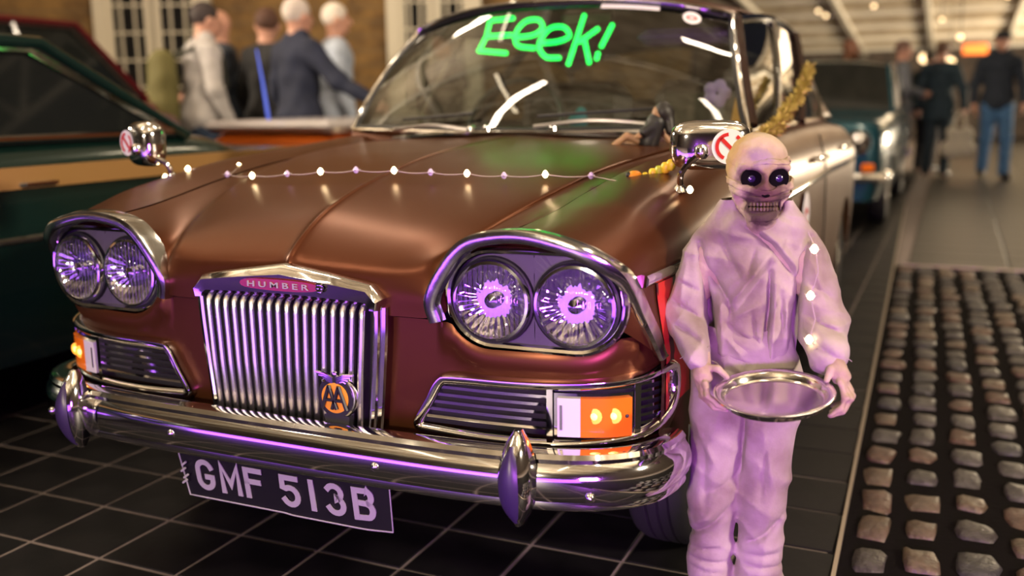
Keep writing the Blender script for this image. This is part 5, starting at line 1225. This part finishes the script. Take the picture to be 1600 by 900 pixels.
# ================================================================== people
MS = {}
def cm(c, rough=.85):
    k = tuple(c)+(rough,)
    if k not in MS: MS[k] = mat('cloth_%d' % len(MS), c, rough, col2=tuple(min(1, v*1.25) for v in c), nscale=12, bump=(40, .3, .004))
    return MS[k]
SK = mat('skin', (.52, .27, .19), .5); SK2 = mat('skin_brown', (.30, .13, .075), .5)
def person(label, loc, rz, H=1.76, top=(.02, .02, .03), legs=(.02, .03, .06), shoe=(.012, .01, .01), hair=(.05, .04, .03), hairstyle='short', arms=None, stride=(0, 0), coat=0, skin=None, headturn=0, lean=0, cap=None, collar=None, beard=None, group=None, name='person', pants_z=None):
    t = thing(name, label, 'person', loc, rz, group); k = H/1.76; skin = skin or SK; h = .0105
    sh_ = lambda p: (p[0], p[1]-lean*(max(p[2]-.93, 0)), p[2])
    V = lambda *p: tuple(np.array(sh_(p))*k)
    hz = .93; arms = arms or [((.255, .02, 1.15), (.26, -.06, .90)), ((-.255, .02, 1.15), (-.26, -.06, .90))]
    fl_, fr_ = stride; kn = lambda s_, f: (s_*.095, -.03+f*.55, .50); an = lambda s_, f: (s_*.10, .02+f, .09+max(f, 0)*.15)
    lo = np.array((-.75, -.75, -.01))*k; hi = np.array((.75, .75, 1.80))*k
    allp = [a for ar in arms for a in ar]; lo[0] = min(-.36, min(p[0] for p in allp)-.16)*k; hi[0] = max(.36, max(p[0] for p in allp)+.16)*k
    lo[1] = min(-.38, min(p[1] for p in allp)-.2, min(stride)-.30-lean*.9)*k; hi[1] = max(.30, max(stride)+.16)*k; hi[2] = max(1.80, max(p[2] for p in allp)+.22)*k
    b = SDF(lo, hi, h); R = lambda r: r*k
    hc = np.array(V(0, -.015, 1.635)); ct, sn = cos(headturn), sin(headturn)
    hp_ = lambda x, y, z: (hc[0]+(x*ct-y*sn)*k, hc[1]+(x*sn+y*ct)*k, hc[2]+z*k)
    b.ell(hp_(0, .012, .02), (R(.076), R(.094), R(.100)), .02).ell(hp_(0, -.02, -.05), (R(.060), R(.070), R(.072)), .03)
    b.cap(hp_(0, -.085, .01), hp_(0, -.104, -.022), R(.012), R(.016), .012)
    for s_ in (-1, 1): b.ell(hp_(s_*.078, .012, -.01), (R(.014), R(.026), R(.034)), .008); b.ell(hp_(s_*.032, -.090, .012), (R(.018), R(.014), R(.011)), .008, op='-')
    b.ell(hp_(0, -.098, -.062), (R(.026), R(.010), R(.006)), .006, op='-')
    b.cap(V(0, .015, 1.58), V(0, .02, 1.42), R(.052), R(.060), .03)
    b.cap(V(0, .01, 1.33), V(0, .01, 1.02), R(.150), R(.125), .06, sy=.68).cap(V(-.13, .015, 1.40), V(.13, .015, 1.40), R(.062), R(.062), .05)
    b.ell(V(0, .015, hz), (R(.165), R(.115), R(.12)), .05)
    for i, (e, w) in enumerate(arms):
        s_ = 1 if e[0] > 0 or (e[0] == 0 and i == 0) else -1; s_ = 1 if i == 0 else -1
        S_ = V(s_*.185, .015, 1.40); E_, W_ = V(*e), V(*w); b.cap(S_, E_, R(.048), R(.039), .03).cap(E_, W_, R(.040), R(.027), .02)
        d = np.array(W_)-np.array(E_); d /= np.linalg.norm(d)+1e-9; sd = np.cross(d, (1, 0, 0) if abs(d[0]) < .8 else (0, 1, 0)); sd /= np.linalg.norm(sd)
        pm = np.array(W_)+d*R(.055); b.cap(W_, tuple(pm), R(.027), R(.034), .015)
        for f, ln in ((-1.5, .055), (-.5, .068), (.5, .070), (1.5, .060)):
            q = pm+sd*R(.017*f)+d*R(.015); q2 = q+d*R(ln*.55)+np.array((-s_*R(.012), 0, 0)); q3 = q2+d*R(ln*.4)+np.array((-s_*R(.022), -R(.008), 0)); b.cap(tuple(q), tuple(q2), R(.0105), R(.010), .004).cap(tuple(q2), tuple(q3), R(.010), R(.009), .004)
        th = np.array(W_)+d*R(.025)+sd*R(-.026); b.cap(tuple(th), tuple(th+d*R(.045)+sd*R(-.022)), R(.012), R(.010), .008)
    for s_, f in ((1, fl_), (-1, fr_)):
        b.cap(V(s_*.088, .015, hz-.04), V(*kn(s_, f)), R(.085), R(.058), .04).cap(V(*kn(s_, f)), V(*an(s_, f)), R(.056), R(.038), .03)
        a_ = an(s_, f); b.cap(V(a_[0], a_[1]+.01, a_[2]-.05), V(a_[0]+s_*.02, a_[1]-.15, a_[2]-.055), R(.036), R(.030), .02)
    b.mesh('body', skin, t)
    # clothing
    c = SDF(lo, hi, .0125); bot = hz-.10-coat
    c.cap(V(0, .01, 1.34), V(0, .01, 1.00), R(.178), R(.160), .06, sy=.74).cap(V(-.14, .018, 1.405), V(.14, .018, 1.405), R(.080), R(.080), .05).ell(V(0, .02, hz+.02), (R(.195), R(.150), R(.16)), .06)
    if coat: c.cap(V(0, .02, hz), V(0, .03, bot+.05), R(.180), R(.215), .05, sy=.85)
    for i, (e, w) in enumerate(arms):
        s_ = 1 if i == 0 else -1; S_ = V(s_*.185, .018, 1.40); E_, W_ = V(*e), V(*w); c.cap(S_, E_, R(.072), R(.060), .035); c.cap(E_, tuple(np.array(E_)*.10+np.array(W_)*.90), R(.060), R(.046), .025)
    if collar: c.cap(V(-.06, .01, 1.50), V(.06, .01, 1.50), R(.058), R(.058), .03)
    c.disp(lambda X, Y, Z: .004*np.sin(22*Z+14*X+2*np.sin(12*X+9*Y))+.003*np.sin(45*Z-20*Y)); c.zcut((bot)*k, above=False, amp=.012, fr=20)
    c.mesh('coat' if coat else 'jacket', cm(top), t)
    p = SDF(np.array((-.36, lo[1]/k, -.01))*k, np.array((.36, hi[1]/k, 1.05))*k, .0125)
    p.ell(V(0, .018, hz), (R(.180), R(.132), R(.13)), .05)
    for s_, f in ((1, fl_), (-1, fr_)):
        p.cap(V(s_*.090, .016, hz-.05), V(*kn(s_, f)), R(.100), R(.074), .035).cap(V(*kn(s_, f)), V(*an(s_, f)), R(.072), R(.062), .03)
    p.disp(lambda X, Y, Z: .004*np.sin(30*Z+10*X+2*np.sin(20*Z))); p.zcut(.055*k, above=False); p.mesh('trousers', cm(legs), t)
    for s_, f in ((1, fl_), (-1, fr_)):
        a_ = an(s_, f); z0 = a_[2]-.09; g = SDF(np.array((a_[0]-.09, a_[1]-.24, z0-.01))*k, np.array((a_[0]+.11, a_[1]+.10, z0+.16))*k, .009)
        g.cap(V(a_[0], a_[1]+.02, z0+.06), V(a_[0]+s_*.02, a_[1]-.16, z0+.042), R(.046), R(.040), .02).zcut(z0*k, above=False); g.mesh('shoe', cm(shoe, .4), t)
    if hairstyle != 'bald':
        hr = SDF(hc-np.array((.14, .16, .16))*k, hc+np.array((.14, .18, .16))*k, .009)
        hr.ell(hp_(0, .022, .036), (R(.084), R(.100), R(.098)), .02)
        if hairstyle == 'long': hr.cap(hp_(0, .06, 0), hp_(0, .07, -.10), R(.075), R(.06), .03)
        hr.ell(hp_(0, -.085, -.03), (R(.075), R(.075), R(.085)), .02, op='-'); hr.zcut(hc[2]+(-.14 if hairstyle == 'long' else -.045)*k, above=False); hr.mesh('hair', cm(hair, .7), t)
    if beard:
        g = SDF(hc-np.array((.12, .16, .19))*k, hc+np.array((.12, .12, .06))*k, .009); g.ell(hp_(0, -.045, -.085), (R(.066), R(.066), R(.060)), .02).ell(hp_(0, -.1, -.03), (R(.05), R(.03), R(.035)), .01, op='-'); g.mesh('beard', cm(beard), t)
    if cap:
        g = SDF(hc-np.array((.16, .24, .05))*k, hc+np.array((.16, .18, .18))*k, .009); g.ell(hp_(0, .012, .055), (R(.094), R(.110), R(.080)), .02).cap(hp_(-.04, -.12, .045), hp_(.04, -.12, .045), R(.030), R(.030), .02); g.zcut(hc[2]+.028*k, above=False); g.mesh('cap', cm(cap), t)
    return t
HANG = [((.265, .02, 1.14), (.27, -.07, .90)), ((-.265, .02, 1.14), (-.27, -.07, .90))]
FRONT = [((.26, -.02, 1.14), (.12, -.24, 1.10)), ((-.26, -.02, 1.14), (-.12, -.24, 1.10))]
# left group, beyond the cars (yaw: 0 faces the viewer's side of the yard)
hood = person('person in light grey hooded top with olive backpack, seen from behind', (-3.96, 4.28, 0), R_(150), 1.84, top=(.36, .34, .34), legs=(.02, .035, .07), hair=(.03, .02, .02), arms=[((.25, -.02, 1.14), (.22, -.16, .95)), ((-.25, .0, 1.14), (-.24, -.12, .92))], lean=.10, collar=1)
bp0 = thing('backpack', 'olive backpack worn on the grey hooded person', 'bag', (-3.96, 4.28, 0), R_(150)); 
bs = SDF((-.22, .08, .85), (.22, .48, 1.52), .012); bs.cap((0, .27, 1.36), (0, .29, 1.02), .140, .165, .05, sy=.72).ell((0, .37, 1.08), (.12, .07, .10), .03); bs.disp(lambda X, Y, Z: .004*np.sin(30*Z+20*X)); bs.mesh('bag_body', mat('olive_canvas', (.13, .115, .035), .8), bp0)
for s_ in (-1, 1): mb = MB().tube([(s_*.11, .20, 1.43), (s_*.125, .03, 1.52), (s_*.135, -.14, 1.42), (s_*.14, -.15, 1.22), (s_*.15, .10, 1.02)], .018, 6); obj('strap', mb.V, mb.F, mat('dark_webbing', (.03, .03, .02), .8) if s_ < 0 else bpy.data.materials['dark_webbing'], bp0)
person('bald man in dark blue jacket facing the grey hooded person', (-4.36, 5.00, 0), R_(-50), 1.86, top=(.03, .04, .06), legs=(.02, .03, .06), hairstyle='bald', arms=FRONT)
person('person in black coat standing left of the grey haired pair', (-3.84, 4.95, 0), R_(170), 1.84, top=(.012, .012, .014), legs=(.014, .014, .016), hair=(.07, .03, .018), arms=HANG, headturn=R_(40), coat=.12)
person('grey haired man in navy jacket with one arm stretched out, back turned', (-3.06, 4.30, 0), R_(160), 1.82, top=(.010, .014, .036), legs=(.008, .010, .018), hair=(.50, .44, .40), arms=[((.265, .02, 1.14), (.26, -.08, .90)), ((-.36, -.06, 1.20), (-.58, -.18, 1.06))], collar=1)
person('white haired man in pale blue shirt behind the navy jacket', (-3.50, 5.42, 0), R_(130), 1.90, top=(.40, .46, .58), legs=(.03, .03, .05), hair=(.62, .56, .50), arms=HANG)
person('person in dark top raising one bare hand beside the windscreen', (-3.0, 6.35, 0), R_(-20), 1.72, top=(.05, .045, .04), legs=(.02, .02, .03), hair=(.06, .04, .03), arms=[((.30, -.05, 1.28), (.26, -.16, 1.52)), ((-.255, .02, 1.15), (-.26, -.06, .90))], skin=SK)
# right group under the awning
person('man in dark jacket, blue jeans and flat cap walking towards the viewer', (1.72, 12.75, 0), R_(8), 1.90, top=(.012, .018, .030), legs=(.05, .13, .27), cap=(.02, .02, .025), hairstyle='bald', stride=(-.16, .14), arms=HANG, collar=1)
dk = person('person in dark navy clothes carrying a pale tote bag, back turned', (1.02, 12.95, 0), R_(165), 1.80, top=(.010, .024, .036), legs=(.010, .020, .030), hair=(.10, .05, .03), arms=[((-.0-.265+.53, .02, 1.14), (.27, -.05, .90)), ((-.29, .02, 1.14), (-.31, -.03, .90))], stride=(.06, -.06), coat=.08)
person('person in long grey coat and blue jeans standing beside the teal car', (.56, 12.3, 0), R_(105), 1.80, top=(.13, .14, .16), legs=(.02, .05, .14), hair=(.16, .09, .07), hairstyle='short', arms=FRONT, coat=.30)
person('person in dark clothes with red scarf in the middle of the far crowd', (.86, 14.0, 0), R_(150), 1.74, top=(.02, .035, .035), legs=(.015, .015, .02), hair=(.04, .03, .02), arms=HANG)
sc_ = SDF((-.16, -.16, 1.05), (.16, .20, 1.55), .012).cap((-.05, .03, 1.44), (.05, .03, 1.44), .085, .085, .04).cap((-.06, .14, 1.40), (-.07, .16, 1.12), .05, .055, .03).mesh('red_scarf', mat('red_wool', (.30, .012, .016), .9)); sc_.location = (.86, 14.0, 0); sc_.rotation_euler = (0, 0, R_(150)); tag(sc_, 'red scarf hanging down the back of a far crowd member', 'scarf')
person('bearded bald man standing behind the teal car', (-.08, 12.1, 0), R_(70), 1.84, top=(.03, .02, .02), legs=(.02, .02, .025), hairstyle='bald', beard=(.12, .045, .02), arms=HANG, skin=SK2)
person('person in black standing right of the jeans wearer, half out of frame', (2.45, 13.9, 0), R_(20), 1.74, top=(.012, .012, .016), legs=(.012, .012, .016), arms=HANG)
tb = thing('tote_bag', 'pale cream tote bag hanging from the navy clothed person hand', 'bag', (1.29, 12.80, .26), R_(20))
ts = SDF((-.24, -.12, -.01), (.24, .12, .50), .012); ts.cap((-.12, 0, .12), (.12, 0, .12), .11, .11, .05, sy=.6).cap((-.10, 0, .34), (.10, 0, .34), .075, .075, .08, sy=.5); ts.disp(lambda X, Y, Z: .006*np.sin(25*X+20*Z)); ts.mesh('bag_body', mat('cream_canvas', (.46, .42, .34), .85), tb)
for y in (-.03, .03): mb = MB().tube([(-.08, y, .40), (-.05, y, .56), (0, y*.5, .62), (.05, y, .56), (.08, y, .40)], .010, 6); obj('handle', mb.V, mb.F, bpy.data.materials['cream_canvas'], tb)
